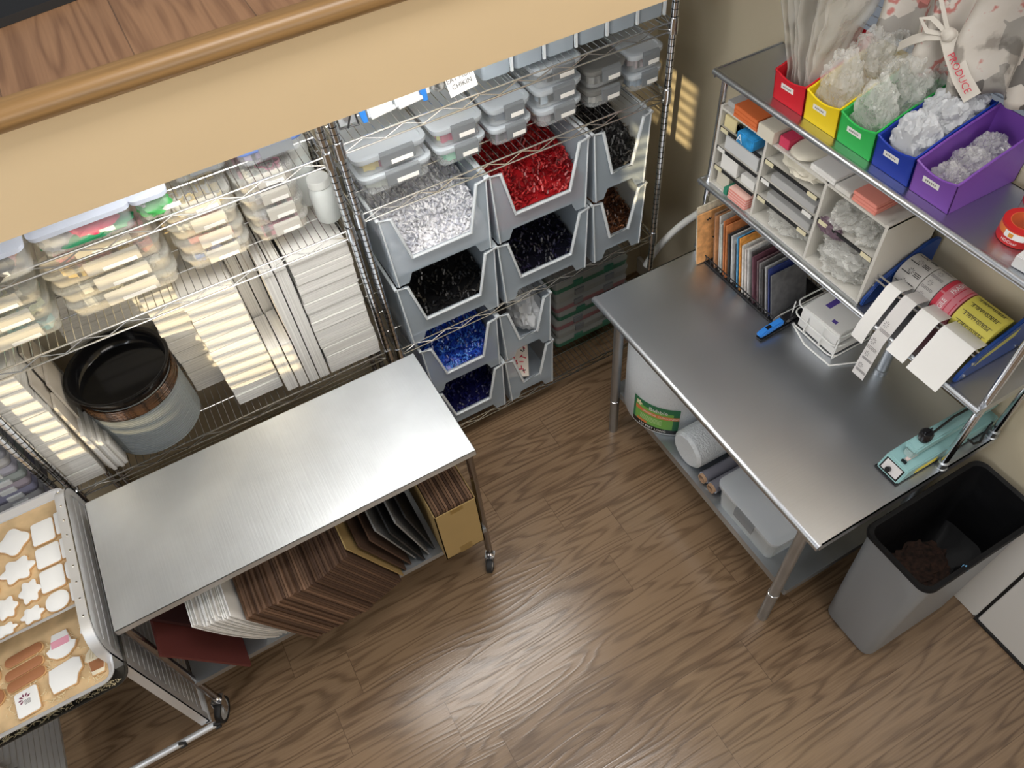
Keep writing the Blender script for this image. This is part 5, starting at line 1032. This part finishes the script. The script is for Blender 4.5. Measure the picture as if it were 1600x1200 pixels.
def outline(kind, w, h):
    if kind == 'square': return [(p.x, p.y) for p in rrect(0, 0, w, h, min(w, h) * .12, 0, 3)]
    if kind == 'round': return [(p.x, p.y) for p in rrect(0, 0, w, h, min(w, h) * .45, 0, 5)]
    if kind == 'plaque': return [(w / 2 * (1 + .10 * cos(4 * a)) * cos(a) * 1.0, h / 2 * (1 + .16 * cos(4 * a)) * sin(a)) for a in [2 * pi * k / 40 for k in range(40)]]
    if kind == 'cloud': return [(w / 2 * (.86 + .14 * cos(6 * a)) * cos(a), h / 2 * (.86 + .14 * cos(6 * a)) * sin(a)) for a in [2 * pi * k / 48 for k in range(48)]]
    if kind == 'cupcake': return [(-w * .25, -h / 2), (w * .25, -h / 2), (w * .36, -.02 * h), (w * .5, .06 * h), (w * .42, .28 * h), (w * .2, .46 * h), (0, h / 2), (-w * .2, .46 * h), (-w * .42, .28 * h), (-w * .5, .06 * h), (-w * .36, -.02 * h)]
    if kind == 'mug': return [(-w * .42, -h * .42), (w * .22, -h * .5), (w * .34, -h * .2), (w * .5, -.05 * h), (w * .5, .32 * h), (w * .34, .44 * h), (-w * .38, .42 * h), (-w * .46, 0)]
    return [(w / 2 * cos(a), h / 2 * sin(a)) for a in [2 * pi * k / 24 for k in range(24)]]
def cookie(lab, kind, x, y, z, w, h, a=0, top=icing, extra=None, grp='iced cookies'):
    t = thing('cookie', lab, 'cookie', (x, y, z), a, grp); w, h = w * 1.1, h * 1.08; P = outline(kind, w, h)
    MB().prism(P, 'z', 0, .007).build('biscuit', biscuit, t, local=True, bevel=.001)
    if top: MB().loft([[Vector((u * .94, v * .94, .0068)) for u, v in P], [Vector((u * .93, v * .93, .0092)) for u, v in P], [Vector((u * .86, v * .86, .0105)) for u, v in P]]).build('icing', top, t, local=True)
    if extra: extra(t)
    return t
sq = .072
for (x, y, k, w, h, lab) in ((-.900, 1.788, 'square', .066, .085, 'white rectangle cookie at the back of the pan, left of two'), (-.842, 1.795, 'square', .036, .085, 'white rectangle cookie at the back right corner of the pan'), (-.897, 1.692, 'square', .070, .075, 'white square cookie second from the back in the right column'), (-.840, 1.692, 'square', .034, .075, 'narrow white cookie beside the rack bar, second row'),
                         (-.897, 1.602, 'square', .068, .078, 'white square cookie in the third row of the right column'), (-.838, 1.605, 'round', .036, .070, 'rounded white cookie beside the rack bar, third row'), (-.894, 1.518, 'round', .066, .064, 'oval white cookie by the front rim of the back pan'), (-.838, 1.525, 'square', .032, .064, 'narrow white cookie beside the rack bar, front row'),
                         (-.990, 1.690, 'cloud', .105, .092, 'cloud shaped white cookie in the centre of the back pan'), (-1.094, 1.655, 'plaque', .075, .090, 'white plaque cookie at the left frame edge'), (-.965, 1.594, 'cloud', .066, .086, 'scalloped white cookie, right one of the touching pair'), (-1.036, 1.575, 'cloud', .066, .080, 'scalloped white cookie, left one of the touching pair'), (-.968, 1.512, 'cloud', .068, .058, 'white cookie against the front rim, middle'),
                         (-1.112, 1.555, 'plaque', .065, .085, 'white cookie at the left frame edge, lower'), (-1.046, 1.504, 'cloud', .066, .044, 'white cookie tucked against the front rim at the left edge'), (-.990, 1.800, 'plaque', .088, .088, 'white plaque cookie at the back of the pan'), (-1.092, 1.765, 'plaque', .080, .11, 'white plaque cookie near the back left')):
    cookie(lab, k, x, y, TA, w, h, 0, icing, None, 'white iced cookies on the back pan')
def band(m_, y0, y1, w):
    return lambda t: MB().box(-w / 2, w / 2, y0, y1, .0100, .0112).build('pink_band', m_, t, local=True)
cookie('pink banded white cookie with a narrow neck', 'cupcake', -.942, 1.425, TB, .085, .085, pi, icing, band(pinki, -.020, .004, .052), 'cookies on the forward pan')
cookie('plain white mug shaped cookie', 'mug', -.945, 1.325, TB, .098, .088, .1, icing, None, 'cookies on the forward pan')
def swirl(t):
    m = MB()
    for k in range(-2, 3): m.tube([(k * .011, .004, .0102), (k * .009, .022, .012), (k * .004, .034, .0105)], .003, 6)
    m.build('piped_swirl', cream_i, t, local=True); MB().prism([(-.017, -.036), (.017, -.036), (.023, -.003), (-.023, -.003)], 'z', .0095, .0112).build('brown_cup', choc, t, local=True)
cookie('cupcake cookie with cream piping, front right corner', 'cupcake', -.853, 1.325, TB, .066, .092, -.05, cream_i, swirl, 'cookies on the forward pan')
cookie('white topped brown cupcake cookie beside the rack bar', 'cupcake', -.853, 1.426, TB, .06, .085, .05, icing, lambda t: MB().prism([(-.015, -.034), (.015, -.034), (.022, 0), (-.022, 0)], 'z', .0095, .0112).build('brown_cup', choc, t, local=True), 'cookies on the forward pan')
for x, y, lab in ((-1.048, 1.452, 'long brown cookie nearest the rim of the back pan'), (-1.052, 1.408, 'long brown cookie, middle of three'), (-1.050, 1.372, 'long brown cookie nearest the tag cookie')): cookie(lab, 'round', x, y, TB, .105, .032, .08, choc, None, 'long brown cookies')
def burst(t):
    m = MB(); f = lambda u, v: Vector((u - .004, v + .010, .0109)); petals(m, (0, 0), .019, f, 6, pi * 1.25, .5, .34); m.build('purple_burst', mat('plum_icing', (.20, .05, .10), .6), t, local=True)
    m = MB(); textbar(m, (.006, -.004), .018, .0016, f, 5); m.build('fine_print', ink_g, t, local=True)
cookie('white tag cookie with a purple burst mark, front of the pan', 'square', -1.055, 1.302, TB, .062, .078, .06, icing, burst, 'cookies on the forward pan')
for x, y, lab in ((-1.145, 1.36, 'brown cookie at the very left edge of the forward pan'), (-1.15, 1.43, 'white cookie at the very left edge of the forward pan')): cookie(lab, 'round', x, y, TB, .06, .05, 0, choc if y < 1.4 else icing, None, 'cookies on the forward pan')
m = MB(); R = random.Random(9)
for k in range(240):
    x, y = R.uniform(-1.12, -.83), R.uniform(1.26, 1.46); a = R.uniform(0, pi); l = R.uniform(.003, .009)
    m.tube([(x - l * cos(a), y - l * sin(a), TB + .001), (x + R.uniform(-.002, .002), y + R.uniform(-.002, .002), TB + .005), (x + l * cos(a), y + l * sin(a), TB + .001)], .0011, 4)
tag(m.build('paper_filler', mat('filler_strands', (.78, .66, .42), .5)), 'pale crinkle strands scattered between the forward pan cookies', 'filler', None, 'stuff')
m = MB()
for k in range(150):
    x, y = R.uniform(-1.25, -.825), R.uniform(1.252, 1.272); a = R.uniform(0, pi); l = R.uniform(.004, .012); m.tube([(x - l * cos(a), y - .3 * l, .7725), (x, y, .7765), (x + l * cos(a), y + .3 * l, .7725)], .0012, 4)
tag(m.build('paper_filler', mat('filler_strands')), 'pale strands lying in the lowest pan', 'filler', None, 'stuff')
